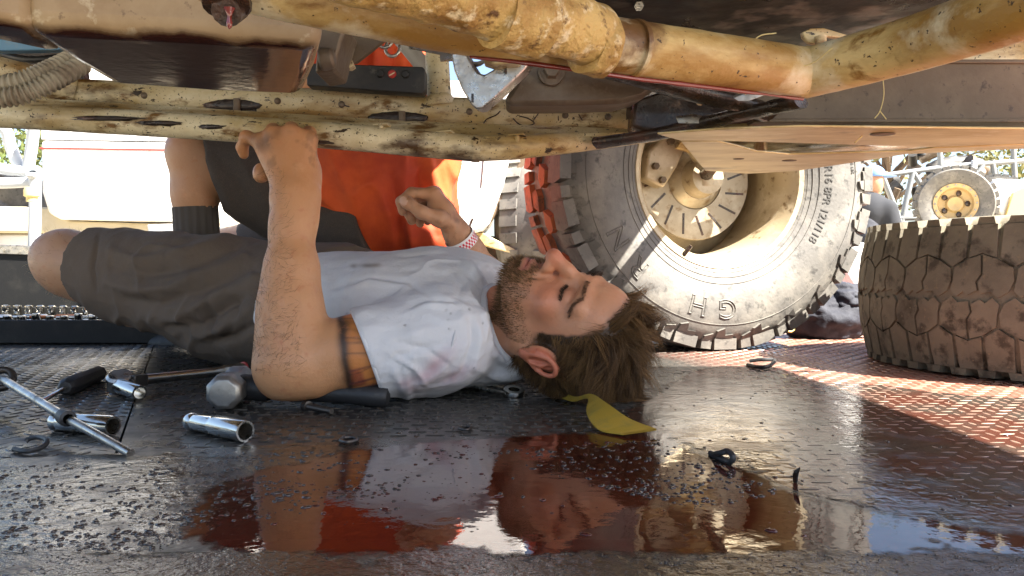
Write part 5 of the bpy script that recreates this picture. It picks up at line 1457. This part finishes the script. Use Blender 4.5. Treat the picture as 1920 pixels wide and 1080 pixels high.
# ================================================================== tools on the deck
chrome = M_("chrome", (.62, .60, .55), .10, metal=1.0, layers=[(60, (.38, .36, .30), .55, .75)], rough_var=(50, .06, .22))
chrome_dull = M_("dull_chrome", (.50, .47, .42), .30, metal=1.0, layers=[(60, (.16, .14, .11), .5, .7)], rough_var=(50, .22, .42))
blackrub = M_("black_rubber_grip", (.020, .020, .021), .5, layers=[(40, (.055, .05, .045), .55, .7)], bump=[(300, .0004)])
darkmetal = M_("dark_oily_metal", (.055, .048, .042), .35, metal=.6, layers=[(60, (.15, .12, .09), .58, .7)])
blackplastic = M_("black_moulded_plastic", (.010, .010, .010), .6, spec=.3, layers=[(18, (.020, .019, .017), .5, .7)], bump=[(350, .0004)])
def cyl(a, b, prof, n=24, mat=None):
    """lathe from a to b; prof = (radius, 0..1 along)"""
    a, b = np.asarray(a, float), np.asarray(b, float); Ln = np.linalg.norm(b - a)
    return lathe([(r, t * Ln) for r, t in prof], n, frame(b - a), a)
def deep_socket(a, b, r0, r1, label):
    t = thing("deep_socket", ((a[0] + b[0]) / 2, (a[1] + b[1]) / 2, 0), label, "socket", "deep sockets on the deck")
    obj("socket_body", cyl(a, b, [(r0 * .45, .04), (r0 * .45, .0), (r0 * .93, .0), (r0, .03), (r0, .10), (r0 * .95, .115), (r0, .13), (r0, .42), ((r0 + r1) / 2 * .97, .47), (r1, .50), (r1, .96), (r1 * .95, 1.0), (r1 * .76, 1.0)], 32), chrome, t, smooth=35)
    obj("socket_mouth", cyl(a, b, [(r1 * .76, 1.0), (r1 * .70, .97), (r1 * .68, .55), (.0001, .55)], 6), chrome_dull, t, smooth=20)
    obj("knurl_ring", cyl(a, b, [(r0 * 1.01, .50), (r0 * 1.035, .505), (r0 * 1.035, .525), (r0 * 1.01, .53)], 40), chrome_dull, t)
deep_socket(PZ(103, 790, .0112), PZ(212, 799, .0118), .0112, .0118, "chrome deep socket lying under the grey extension rod")
deep_socket(PZ(357, 790, .0110), PZ(460, 809, .0122), .0108, .0122, "chrome deep socket lying alone in front of the hammer head")
# ratchet
ra, rb = PZ(243, 714, .022), PZ(462, 692, .019)
t = thing("ratchet", (ra[0], ra[1], 0), "flex-head chrome ratchet with a red collar ring and a socket fitted", "ratchet")
hc_ = PZ(226, 716, .020)
obj("head", merge(lathe([(.0001, -.013), (.016, -.013), (.0195, -.009), (.0195, .009), (.016, .013), (.0001, .013)], 30, frame((.15, -.4, 1)), hc_), tube([hc_, ra], [.0115, .008], 12)), chrome_dull, t, smooth=35)
obj("flex_joint", merge(box(ra + (.012, .006, 0), (.022, .012, .017), frame(rb - ra)[:, [2, 0, 1]]), tube([ra + (.006, -.008, .0), ra + (.006, .022, 0)], [.005, .005], 12)), darkmetal, t, bevel=.0015)
obj("handle", cyl(ra + (rb - ra) * .10, rb, [(.0086, 0), (.0080, .1), (.0078, .7), (.0092, .74), (.0102, .80), (.0112, .86), (.0112, .97), (.007, 1.0), (.0001, 1.0)], 20), chrome, t, smooth=35)
obj("collar_ring", cyl(ra + (rb - ra) * .965, ra + (rb - ra) * .985, [(.011, 0), (.0130, 0.1), (.0130, .9), (.011, 1.0)], 24), redscrew, t, smooth=35)
sa, sb = hc_ + (.002, -.01, -.004), PZ(262, 737, .0118)
obj("fitted_socket", cyl(sa, sb, [(.0105, 0), (.0115, .1), (.0115, .95), (.0108, 1.0), (.0082, 1.0), (.0078, .7), (.0001, .7)], 28), chrome, t, smooth=35)
# screwdriver
a, b, c2 = PZ(188, 699, .0135), PZ(122, 727, .0125), PZ(80, 752, .005)
t = thing("screwdriver", (b[0], b[1], 0), "screwdriver with square black handle pointing towards the near left", "screwdriver")
obj("handle", cyl(a, b, [(.0001, 0), (.0105, 0), (.0135, .06), (.0135, .45), (.0150, .75), (.0140, .95), (.009, 1.0), (.0001, 1.0)], 8), blackrub, t, bevel=.001)
obj("shaft", tube([b, c2, c2 + (c2 - b) * .05], [.0032, .0032, .002], 10), chrome, t, smooth=40)
# extension rod with loop end
a, m_, b = PZ(245, 850, .0045), PZ(124, 783, .0270), PZ(6, 712, .040)
t = thing("extension_rod", (m_[0], m_[1], 0), "long grey steel rod with a black collar and a ring end, propped across a socket", "rod")
obj("rod", tube([a, m_, b], [.0046, .0050, .0056], 16), chrome_dull, t, smooth=40)
obj("collar", cyl(m_ + (b - m_) * -.03, m_ + (b - m_) * .045, [(.0056, 0), (.0088, .08), (.0092, .5), (.0085, .92), (.0056, 1.0)], 20), blackrub, t, smooth=35)
cc_ = b + nrm(b - m_) * .010
fr = frame((.3, -.8, .5))
obj("ring_end", tube([cc_ + .0135 * (math.cos(q) * fr[:, 0] + math.sin(q) * fr[:, 1]) for q in np.linspace(0, 2 * math.pi, 25)], .0052, 10, cap=False), darkmetal, t, smooth=True)
# hammer
hd_c = PZ(418, 737, .0250)
t = thing("sledge_hammer", (hd_c[0], hd_c[1], 0), "short sledge hammer with eight-sided steel head and black handle under the man's elbow", "hammer")
ax8 = frame((-.10, 1, .02))
oc = lathe([(.0001, -.002), (.0185, -.002), (.0245, .004), (.0255, .012), (.0255, .03), (.022, .036), (.022, .066), (.0255, .072), (.0255, .092), (.0185, .100), (.0001, .100)], 8, ax8 @ np.array([[math.cos(.39), -math.sin(.39), 0], [math.sin(.39), math.cos(.39), 0], [0, 0, 1]]), hd_c)
obj("head", oc, M_("scuffed_hammer_steel", (.30, .29, .27), .38, metal=.75, layers=[(35, (.55, .53, .48), .52, .7, 6), (70, (.10, .09, .08), .6, .7)], bump=[(90, .0006)]), t, bevel=.0014)
ha = hd_c + ax8[:, 2] * .050 + (.012, 0, 0)
hb = PZ(728, 743, .0150)
obj("handle", cyl(ha, hb, [(.016, 0), (.0165, .10), (.0150, .14), (.0138, .2), (.0138, .75), (.0150, .80), (.0165, .97), (.0130, 1.0), (.0001, 1.0)], 22), blackrub, t, smooth=35)
obj("handle_neck", cyl(ha, ha + (hb - ha) * .20, [(.0172, 0), (.0180, .1), (.0180, .9), (.0165, 1.0)], 22), blackrub, t, smooth=35)
# combination wrench under the shoulder
wa_, wb_ = PZ(866, 722, .007), PZ(948, 741, .006)
t = thing("combination_wrench", (wb_[0], wb_[1], 0), "chrome ring-end wrench poking out from under the man's shoulder", "wrench")
obj("shank", prism([wa_ + (0, .006, 0), wa_ + (0, -.006, 0), wb_ + (0, -.005, 0), wb_ + (0, .005, 0)], (0, 0, .005)), chrome_dull, t, bevel=.0012)
wc_ = PZ(963, 737, .006)
obj("ring", lathe([(.0085, -.005), (.0155, -.005), (.017, 0), (.0155, .006), (.0085, .006)], 24, frame((.1, -.25, 1)), wc_, closed=True), chrome, t, smooth=35)
# bolt, clips, washers
def bolt(u0, v0, u1, v1, label):
    a, b = PZ(u0, v0, .0050), PZ(u1, v1, .0050)
    q = np.linspace(0, 1, 60); pr = [(.0001, 0), (.0075, 0), (.0075, .14), (.0042, .15)]
    pr += [(.0042 + .0006 * (1 if i % 2 else -1), .16 + .84 * i / 40) for i in range(41)] + [(.0001, 1.0)]
    t = single("bolt", cyl(a, b, pr, 12), darkmetal, label, "bolt", smooth=20)
bolt(572, 761, 622, 771, "dark threaded bolt on the deck below the hammer handle")
def loop(name, pts, r, mat, label, cat, closed=False):
    q = smooth_path([PZ(*p) for p in pts], 8)
    return single(name, tube(q, r, 8), mat, label, cat, smooth=40)
loop("wire_clip", [(26, 842, .003), (50, 846, .0035), (80, 838, .006), (88, 826, .010), (74, 820, .010), (56, 822, .008), (48, 828, .005)], .0026, blackrub, "thin black curled clip at the lower left of the deck", "clip")
loop("wire_clip", [(1332, 850, .003), (1345, 856, .004), (1368, 866, .004), (1374, 856, .010), (1364, 846, .013), (1350, 850, .010), (1340, 852, .005)], .0030, blackrub, "small black bent clip standing on the oily plate right of centre", "clip")
loop("wire_clip", [(1402, 684, .003), (1420, 688, .004), (1440, 687, .006), (1452, 676, .012), (1430, 674, .014), (1405, 677, .010)], .0038, blackrub, "flat black clip beyond the sunlit patch, before the mounted tyre", "clip")
loop("metal_tag", [(638, 826, .0042), (652, 829, .0045), (670, 825, .0045), (662, 820, .0045), (645, 821, .0045), (638, 826, .0042)], .0022, darkmetal, "small dark ring on the plate edge left of centre", "ring")
loop("metal_tag", [(860, 803, .003), (874, 806, .003), (884, 801, .003), (872, 799, .003), (860, 803, .003)], .0018, darkmetal, "small dark washer on the tread plate in front of the man's chest", "ring")
q = [PZ(1491, 902, .002), PZ(1491, 892, .008), PZ(1494, 884, .014), PZ(1500, 877, .018)]
single("splinter", tube(q, [.0022, .0026, .0022, .0006], 7), darkmetal, "tiny dark splinter standing upright in the oil at the right", "splinter", smooth=40)
# yellow strap
A_ = [PZ(985, 698, .012), PZ(1020, 718, .008), PZ(1050, 733, .007), PZ(1078, 746, .012), PZ(1108, 741, .030), PZ(1136, 757, .027), PZ(1180, 787, .014), PZ(1231, 807, .0075)]
B_ = [PZ(985, 706, .004), PZ(1018, 727, .003), PZ(1048, 744, .003), PZ(1074, 753, .005), PZ(1102, 748, .022), PZ(1100, 776, .012), PZ(1122, 806, .0045), PZ(1168, 816, .0042)]
A_, B_ = smooth_path(A_, 8), smooth_path(B_, 8)
n_ = len(A_); V = np.vstack([A_, B_, A_ + (0, .0012, .0016), B_ + (0, .0012, .0016)])
F = []
for i in range(n_ - 1):
    F += [(i, i + 1, n_ + i + 1, n_ + i), (2 * n_ + i, 3 * n_ + i, 3 * n_ + i + 1, 2 * n_ + i + 1), (i, 2 * n_ + i, 2 * n_ + i + 1, i + 1), (n_ + i, n_ + i + 1, 3 * n_ + i + 1, 3 * n_ + i)]
single("tie_down_strap", (V, F), M_("yellow_webbing", (.42, .265, .022), .75, layers=[(40, (.30, .22, .035), .5, .7), (90, (.20, .08, .02), .64, .74)], bump=[(900, .0005)]), "twisted yellow webbing strap running out from under the man's head", "strap", smooth=50)

# ================================================================== socket case and black case
t = thing("tool_case", (-1.25, 2.2, 0), "open black tool tray full of chrome sockets beside the man's raised knee", "tool case")
cx0, cx1, cy0, cy1, ch = -1.75, -.862, 1.99, 2.36, .060
obj("tray_wall", box(((cx0 + cx1) / 2, cy0 + .006, ch / 2 + .002), (cx1 - cx0, .012, ch)), blackplastic, t, bevel=.003)
obj("tray_wall", box(((cx0 + cx1) / 2, cy1 - .006, ch / 2 + .010), (cx1 - cx0, .012, ch + .016)), blackplastic, t, bevel=.003)
obj("tray_wall", box((cx1 - .0065, (cy0 + cy1) / 2, ch / 2 + .002), (.012, cy1 - cy0 - .0245, ch)), blackplastic, t, bevel=.003)
obj("tray_wall", box((cx0 + .0065, (cy0 + cy1) / 2, ch / 2 + .002), (.012, cy1 - cy0 - .0245, ch)), blackplastic, t, bevel=.003)
obj("tray_floor", box(((cx0 + cx1) / 2, (cy0 + cy1) / 2, .022), (cx1 - cx0 - .026, cy1 - cy0 - .026, .02)), blackplastic, t)
sock_me = {}
def stand_socket(x, y, z, r, h, lay=False, label=''):
    key = (round(r, 4), round(h, 3), lay)
    if key not in sock_me:
        VF = lathe([(r * .7, h), (r * .66, h * .6), (.0001, h * .6)][::-1] + [(r * .74, h), (r, h * .96), (r, h * .52), (r * .86, h * .45), (r * .86, .0)], 16)
        if lay: VF = xf(VF, np.array([[0, 0, 1], [1, 0, 0], [0, 1, 0]]))
        me = mesh_data("socket", *VF, smooth=35); me.materials.append(chrome); sock_me[key] = me
    o = bpy.data.objects.new("socket", sock_me[key]); COL.objects.link(o); o.location = (x, y, z)
    if lay: o.rotation_euler = (0, 0, random.uniform(-.25, .25))
    return tag(o, label, "socket", "sockets in the tool tray")
ORD = ['first', 'second', 'third', 'fourth', 'fifth', 'sixth', 'seventh', 'eighth', 'ninth', 'tenth', 'eleventh', 'twelfth', 'thirteenth', 'fourteenth', 'fifteenth', 'sixteenth', 'seventeenth', 'eighteenth', 'nineteenth', 'twentieth', 'twenty-first', 'twenty-second']
for i in range(22):
    x = -1.62 + i * .0335 - (.0 if i < 12 else .0)
    s_ = np.interp(i, [0, 21], [.0135, .0075])
    stand_socket(x, 2.315, .033, s_, .056 - .0006 * i, False, ORD[i] + ' chrome socket from the left in the tray\'s far upright row')
for i in range(19):
    x = -1.58 + i * .037
    stand_socket(x, 2.065, .033, .0125 - .00022 * i, .036 + .006 * (i % 3 == 0), False, ORD[i] + ' chrome socket from the left in the tray\'s near upright row')
for i in range(13):
    stand_socket(-1.60 + i * .054, 2.105 + .012 * (i % 2), .047, .0095, .045, True, ORD[i] + ' chrome socket from the left among those lying behind the near row')
for i in range(9):
    stand_socket(-1.56 + i * .075, 2.27, .046, .010, .05, True, ORD[i] + ' chrome socket from the left among those lying before the far row')
for i in range(7):
    x0 = -1.52 + i * .092
    a, b = np.array((x0, 2.15 + .018 * (i % 3), .058)), np.array((x0 + .13, 2.19 + .014 * (i % 2), .058))
    sh = [chrome, chrome, M_("anodised_grip", ((.45, .40, .08), (.06, .12, .32), (.4, .12, .03))[i % 3], .4, metal=.3)][i % 3]
    single("driver_bit_holder", cyl(a, b, [(.0001, 0), (.0045, 0), (.0045, .55), (.0075, .56), (.0075, .97), (.005, 1.0), (.0001, 1.0)], 12), sh,
           "%s thin driver from the left lying in the tool tray, %s" % (ORD[i], ("plain chrome", "plain chrome", "coloured grip")[i % 3]), "driver", "drivers in the tool tray", smooth=35)
t = thing("plastic_case", (-1.75, 2.55, 0), "black plastic case standing beyond the tool tray at the left edge", "case")
obj("case_body", prism([(-2.3, 2.47, .0), (-1.36, 2.47, .0), (-1.335, 2.47, .06), (-1.400, 2.47, .235), (-1.45, 2.47, .255), (-2.3, 2.47, .285)], (0, .16, 0)), blackplastic, t, bevel=.01)
obj("case_rim", prism([(-2.3, 2.462, .262), (-1.435, 2.462, .232), (-1.425, 2.462, .242), (-1.46, 2.462, .262), (-2.3, 2.462, .292)], (0, .18, 0)), chrome_dull, t, bevel=.002)

# ================================================================== bag, sack and things beyond the wheel
def lump(name, c, r, mat, label, cat, amp=.14, seed=1, sub=4, flat=None):
    V, F = ico((0, 0, 0), 1, sub)
    V = V * (1 + amp * fbm(V, 2.2, 3, seed))[:, None] * np.array(r) + np.array(c)
    V[:, 2] = np.maximum(V[:, 2], .002 if flat is None else flat)
    return (V, F)
navy = M_("navy_canvas", (.012, .014, .024), .8, layers=[(20, (.03, .032, .045), .5, .7)], bump=[(500, .0006), (30, .006)])
bc = P(1545, 602, 2.2)
t = thing("duffel_bag", (bc[0], bc[1], 0), "slumped navy bag with a red end on the deck between the two tyres", "bag")
obj("bag_body", lump("b", (bc[0], bc[1], .05), (.115, .09, .075), None, "", "", .25, 3), navy, t, smooth=True)
obj("bag_top", lump("b", (bc[0] + .05, bc[1], .105), (.07, .07, .05), None, "", "", .3, 8), navy, t, smooth=True)
obj("bag_end", lump("b", (bc[0] + .115, bc[1] + .01, .085), (.026, .07, .07), None, "", "", .2, 5), redscrew, t, smooth=True)
q = P(1480, 612, 2.15)
single("snap_hook", tube([q + .014 * np.array((math.cos(a), .5 * math.sin(a), math.sin(a))) for a in np.linspace(0, 2 * math.pi, 21)], .003, 8, cap=False), M_("brass", (.55, .45, .16), .35, metal=.8), "small brass ring lying left of the navy bag", "ring", smooth=True)
q = P(1585, 545, 2.75)
single("cloth_sack", lump("s", (q[0], q[1], .13), (.13, .12, .16), None, "", "", .22, 6), M_("white_cloth", (.72, .70, .66), .9, bump=[(25, .01)]), "crumpled white cloth sack behind the navy bag", "sack", smooth=True)

# ---- white truck at the left
whitep = M_("white_body_paint", (.80, .79, .76), .35, layers=[(60, (.45, .43, .40), .64, .7)])
D = 3.3
t = thing("white_truck", (P(200, 505, D)[0], D, -.045), "white truck bodywork with a red trim line and beige bumper behind the crouching person's knee", "truck")
def panel(name, poly, d, th, mat, bev=.01, parent=None):
    return obj(name, prism([P(u, v, d) for u, v in poly], (0, th, 0)), mat, parent or t, bevel=bev)
pl_ = panel("body_panel", [(74, 262), (420, 268), (420, 415), (250, 414), (110, 411), (88, 400), (76, 360)], D, .5, whitep, .02)
panel("scuff_strip", [(76, 238), (420, 242), (420, 266), (76, 262)], D + .01, .4, M_("scuffed_grey_trim", (.42, .42, .42), .4, layers=[(50, (.7, .7, .7), .55, .62, 6, (1, 1, .3))]), .004)
panel("upper_body", [(76, 60), (420, 60), (420, 237), (76, 236)], D + .02, .6, whitep, .01)
panel("trim_line", [(74, 276), (420, 281), (420, 284), (74, 279)], D - .004, .01, redscrew, .001)
panel("bumper", [(-200, 385), (95, 388), (130, 414), (320, 420), (320, 438), (-200, 436)], D + .05, .2, M_("beige_bumper", (.50, .44, .31), .6, layers=[(5, (.38, .32, .2), .5, .7)]), .01)
panel("lower_panel", [(-200, 438), (420, 440), (420, 505), (-200, 505)], D + .08, .3, whitep, .01)
panel("hitch_block", [(275, 421), (340, 419), (340, 446), (278, 446)], D - .08, .12, M_("galvanised_steel", (.45, .46, .47), .4, metal=.6, layers=[(60, (.65, .66, .68), .5, .62)]), .006)
wl_ = P(-40, 520, D + .3); wl_[2] = .30
for sx_ in (0, 1.9):
    obj("wheel", lathe([(.0001, -.12), (.2, -.12), (.22, -.10), (.33, -.12), (.355, -.08), (.355, .08), (.33, .12), (.22, .10), (.0001, .08)], 40, frame((0, 1, 0)), wl_ + (sx_, .1, 0.01)), rubber, t, smooth=40)
# ---- grey tube bumper car at the far left edge
tubem = M_("blue_grey_tube_paint", (.40, .43, .46), .35)
D = 2.75
t = thing("tube_bumper", (P(30, 505, D)[0], D, -.04), "blue-grey bent tube bumper with a yellow cap at the far left edge", "bumper")
for pts in ([(-60, 230), (5, 240), (20, 275), (40, 315), (78, 330)], [(64, 228), (60, 270), (52, 320)], [(-60, 340), (0, 343), (66, 340)], [(-60, 300), (10, 318), (60, 322), (72, 322)], [(60, 325), (66, 360), (60, 700)]):
    obj("tube", tube(smooth_path([P(u, min(v, 505 + (EYE + .04) * FPX / D), D + .02 * i) for i, (u, v) in enumerate(pts)], 8), .020, 14), tubem, t, smooth=40)
obj("cap", cyl(P(60, 352, D - .06), P(60, 378, D - .06), [(.0001, 0), (.022, 0), (.026, .2), (.026, .6), (.018, .7), (.018, 1.0), (.0001, 1.0)], 18), M_("yellow_plastic", (.55, .45, .18), .5), t, smooth=35)
q = P(-20, 345, D + .5); q[2] = .42
obj("wheel", lathe([(.0001, -.10), (.2, -.10), (.22, -.12), (.36, -.13), (.40, -.09), (.40, .09), (.36, .13), (.22, .12), (.0001, .1)], 40, frame((.2, 1, 0)), q + (-.46, 0, -.06)), M_("blue_black_tyre", (.02, .024, .04), .6, bump=[(30, .01)]), t, smooth=40)
# ---- white buggy panel right behind the orange shirt
D = 2.95
t = thing("white_buggy", (P(880, 505, D)[0], D + .3, -.045), "white fender panel with a dark seam line behind the orange shirt", "buggy")
fp_ = panel("fender", [(770, 150), (985, 150), (960, 270), (944, 345), (918, 418), (905, 432), (884, 438), (850, 441), (770, 444)], D, .25, whitep, .012)
panel("seam", [(907, 284), (909, 284), (903, 352), (901, 352)], D - .003, .004, grease, .0005, fp_)
panel("seam", [(884, 410), (889, 408), (880, 432), (876, 433)], D - .003, .004, grease, .0005, fp_)
panel("sill", [(770, 440), (905, 436), (970, 470), (970, 478), (890, 456), (770, 458)], D + .04, .15, cream, .004)
panel("underbody", [(770, 450), (980, 440), (1010, 520), (770, 520)], D + .12, .3, grease, .01)
obj("spring_arm", tube([P(905, 420, D + .05), P(965, 340, D + .1), P(985, 300, D + .1)], [.024, .020, .020], 12), brownsteel, t, smooth=40)
q = P(1040, 420, D + .40); q[2] = .37
wt = lathe([(.0001, -.10), (.21, -.10), (.23, -.13), (.36, -.14), (.405, -.10), (.41, 0), (.405, .10), (.36, .14), (.23, .13), (.0001, .1)], 56, frame((1, -.35, 0)), q)
tw = obj("wheel", wt, rubber, t, smooth=40)
tyM = frame((1, -.35, 0))
put_copies("tread_block", ring_blk([(-.02, .03), (.02, .03), (.024, .10), (-.016, .10)], .418, .40, .41), lambda a: rubber, tw, tyM, q, 40)
put_copies("tread_block", ring_blk([(-.02, -.10), (.02, -.10), (.016, -.03), (-.024, -.03)], .418, .40, .41), lambda a: rubber, tw, tyM, q, 40)

# ---- far buggy at the right, with a bare tube cage
D = 9.0
t = thing("rock_buggy", (P(1780, 505, D)[0], D, -.045), "far grey tube-frame buggy with a tan beadlock wheel, beyond the lying tyre", "buggy")
for pts in ([(1650, 330), (1780, 312), (1990, 296)], [(1655, 330), (1690, 420), (1700, 470)], [(1712, 322), (1700, 372), (1688, 430)], [(1712, 322), (1752, 388), (1770, 430)], [(1762, 285), (1764, 318), (1764, 400)], [(1764, 318), (1860, 352), (1960, 372)], [(1845, 305), (1820, 345)], [(1900, 280), (1903, 340), (1903, 400)], [(1650, 410), (1760, 408), (1800, 408)], [(1690, 408), (1720, 405), (1745, 410), (1760, 440)], [(1640, 470), (1990, 470)], [(1860, 300), (1870, 360)]):
    obj("cage_tube", tube([P(u, v, D) for u, v in pts], .030, 10), M_("pale_grey_tube", (.22, .23, .23), .4) if "pale_grey_tube" not in bpy.data.materials else bpy.data.materials["pale_grey_tube"], t, smooth=40)
rnd = random.Random(3)
for k in range(26):
    u, v = rnd.uniform(1655, 1900), rnd.uniform(292, 400)
    c = P(u, v, D + .35 + .3 * rnd.random())
    obj("engine_part", tube([c, c + np.array((rnd.uniform(-.25, .25), rnd.uniform(-.1, .1), rnd.uniform(-.2, .2)))], [rnd.uniform(.04, .10)] * 2, 10), rnd.choice([blackplate, casting, brownsteel, blackplastic]), t, smooth=40)
obj("seat_back", lump("x", P(1800, 320, D + .7), (.45, .1, .18), None, "", "", .2, 2, 3, -9), blackplate, t, smooth=True)
obj("shock_spring", tube([P(1826 + 6 * math.sin(i * 1.3), 300 + i * .7, D - .05) for i in range(60)], .010, 6), tubem, t, smooth=True)
obj("trailer_bed", box((P(1800, 505, D)[0], D - .1, .42), (2.6, 2.2, .10)), brownsteel, t)
obj("trailer_leg", box((P(1800, 505, D)[0], D - .1, .16), (2.2, .3, .41)), brownsteel, t)
for (u, v, dd, rr) in ((1790, 383, D - .9, .36), (1868, 392, D - .5, .34)):
    c = P(u, v, dd)
    Mw = frame((-.45, -1, 0))
    wh = obj("wheel", lathe([(.20, .10), (.23, .13), (.34, .14), (rr, .10), (rr + .01, 0), (rr, -.10), (.34, -.14), (.20, -.1)], 48, Mw, c), rubber, t, smooth=40)
    obj("beadlock_rim", merge(lathe([(.0001, .03), (.07, .06), (.09, .02), (.15, .03), (.165, .10), (.205, .115), (.205, .09)], 40, Mw, c)), M_("tan_rim", (.50, .36, .17), .5), wh, smooth=35)
    for k in range(16):
        a = 2 * math.pi * k / 16
        obj("rim_bolt", lathe([(.0001, .125), (.009, .125), (.010, .11)], 6, Mw, c + Mw @ np.array((.187 * math.cos(a), .187 * math.sin(a), 0))), alum, wh)
    for k in range(5):
        a = 2 * math.pi * k / 5
        obj("rim_window", ico(c + Mw @ np.array((.115 * math.cos(a), .115 * math.sin(a), .03)), 1, 2, (.03, .012, .03)), grease, wh, smooth=True)
    put_copies("tread_block", ring_blk([(-.03, .02), (.03, .03), (.03, .11), (-.03, .11)], rr + .03, rr - .01, rr), lambda a: rubber, wh, Mw, c, 28)
    put_copies("tread_block", ring_blk([(-.03, -.11), (.03, -.11), (.03, -.03), (-.03, -.02)], rr + .03, rr - .01, rr), lambda a: rubber, wh, Mw, c, 28)
obj("white_hood", prism([P(1868, 335, D - 1), P(1960, 338, D - 1), P(1960, 420, D - 1), P(1890, 418, D - 1), P(1872, 392, D - 1), P(1846, 384, D - 1)], (0, .4, 0)), whitep, t, bevel=.02)
obj("gold_panel", prism([P(1900, 362, D - 1.05), P(1960, 330, D - 1.05), P(1960, 430, D - 1.05), P(1878, 430, D - 1.05)], (0, .04, 0)), M_("gold_panel_paint", (.52, .38, .14), .5), t, bevel=.005)

# ---- third person, far, walking behind the wheel
D = 6.0
t = thing("person", (P(1640, 505, D)[0], D, -.045), "far person in dark t-shirt and blue cap, seen beside the mounted tyre", "person")
bx = P(1632, 400, D); X0 = bx[0]
f3 = Field((X0 - .35, D - .35, -.05), (X0 + .35, D + .35, 1.15), .012)
hz = .19 + (505 - 350) / FPX * D
g0 = lambda x, y, z: np.array((X0 + x, D + y, z))
f3.ell(g0(.02, 0, hz + .03), (.075, .09, .11), None, .02)
f3.cone(g0(0, 0, hz - .16), g0(.02, 0, hz), .055, .05, .02)
f3.cone(g0(-.02, 0, hz - .22), g0(-.10, .05, .42), .14, .12, .05)
f3.chain([g0(.08, -.10, hz - .20), g0(.13, -.12, hz - .42), g0(.05, -.28, hz - .55)], [.055, .045, .035], .02)
for j in range(4): f3.cone(g0(.05 - .02 * j, -.28, hz - .55), g0(.03 - .022 * j, -.33, hz - .60), .012, .009, .006)
f3.chain([g0(-.06, .12, hz - .20), g0(-.12, .2, hz - .42), g0(-.1, .1, hz - .6)], [.055, .045, .035], .02)
f3.chain([g0(-.06, -.08, .42), g0(.10, -.1, .30), g0(-.05, -.1, .0)], [.09, .065, .05], .03)
f3.chain([g0(-.10, .10, .42), g0(.06, .12, .32), g0(-.12, .12, .0)], [.09, .065, .05], .03)
v3, F3 = f3.mesh(2)
obj("body", (v3, F3), skinm, t, smooth=True, col=np.tile((.42, .22, .13), (len(v3), 1)))
f3 = Field((X0 - .40, D - .40, .2), (X0 + .35, D + .40, 1.0), .014)
f3.cone(g0(-.02, 0, hz - .20), g0(-.10, .05, .40), .165, .15, .05)
f3.cone(g0(.08, -.10, hz - .18), g0(.12, -.12, hz - .36), .075, .07, .03)
f3.cone(g0(-.06, .12, hz - .18), g0(-.10, .18, hz - .36), .075, .07, .03)
v4, F4 = f3.mesh(2)
obj("dark_shirt", (v4, F4), M_("charcoal_shirt", (.016, .018, .024), .9), t, smooth=True)
capm = M_("blue_cap_cloth", (.12, .22, .45), .8)
V, F = ico(g0(.02, 0, hz + .08), 1, 3, (.088, .10, .085)); V[:, 2] = np.maximum(V[:, 2], hz + .07)
obj("cap", (V, F), capm, t, smooth=True)
obj("cap_peak", ico(g0(.11, -.02, hz + .075), 1, 2, (.075, .075, .008)), capm, t, smooth=True)
f3 = Field((X0 - .35, D - .35, -.05), (X0 + .35, D + .35, .62), .014)
f3.chain([g0(-.08, -.04, .50), g0(-.06, -.08, .42), g0(.10, -.1, .30), g0(-.05, -.1, .02)], [.13, .11, .085, .07], .03)
f3.chain([g0(-.10, .06, .50), g0(-.10, .10, .42), g0(.06, .12, .32), g0(-.12, .12, .02)], [.13, .11, .085, .07], .03)
v5, F5 = f3.mesh(2)
obj("trousers", (v5, F5), navy, t, smooth=True)

# ---- trees far behind
leafm = [M_("leaf_green", (.075, .105, .028), .6, layers=[(3, (.12, .13, .03), .45, .65)]), M_("leaf_dry", (.15, .14, .045), .6, layers=[(3, (.09, .11, .03), .45, .65)])]
barkm = M_("bark", (.10, .07, .05), .9, bump=[(12, .03)])
def tree(x, y, h, rw, lm, label):
    t = thing("tree", (x, y, -.045), label, "tree", "trees behind the vehicles")
    base = np.array((x, y, -.045))
    limbs = [tube(smooth_path([base, base + (.1, 0, h * .25), base + (-.1, .1, h * .5), base + (0, 0, h * .85)], 6), np.linspace(.20, .04, 19), 10)]
    cl = []
    for k in range(16):
        a = rng.uniform(0, 6.28); z = h * rng.uniform(.35, .98); rr = rw * rng.uniform(.3, 1.0) * math.sin(math.pi * min(1, (z / h - .15) / .9)) 
        e = base + np.array((rr * math.cos(a), rr * math.sin(a), z))
        limbs.append(tube([base + (0, 0, z * .6), (base + (0, 0, z * .75) + e) / 2, e], [.07, .045, .015], 6))
        cl.append(e)
    obj("trunk", merge(*limbs), barkm, t, smooth=50)
    n = 5200
    ci = rng.integers(0, len(cl), n)
    p = np.array(cl)[ci] + rng.normal(0, 1, (n, 3)) * np.array((.55, .55, .42)) * (rw / 2.6)
    d = rng.normal(0, 1, (n, 3)); d /= np.linalg.norm(d, axis=1, keepdims=True)
    e = np.cross(d, rng.normal(0, 1, (n, 3))); e /= np.linalg.norm(e, axis=1, keepdims=True)
    s = rng.uniform(.06, .13, (n, 1))
    V = np.stack([p - d * s, p + e * s * .5, p + d * s, p - e * s * .5], 1).reshape(-1, 3)
    F = np.arange(n * 4).reshape(-1, 4)
    o = obj("crown", (V, F), lm, t); o["kind"] = "stuff"
tree(-11.5, 20, 6.5, 2.9, leafm[0], "leafy green tree showing past the bumper at the far left")
tree(11.5, 24, 6.8, 3.2, leafm[1], "dry yellowish tree above the far buggy's cage on the right")
tree(17.5, 25, 7.2, 3.2, leafm[0], "green tree at the far right behind the buggy")
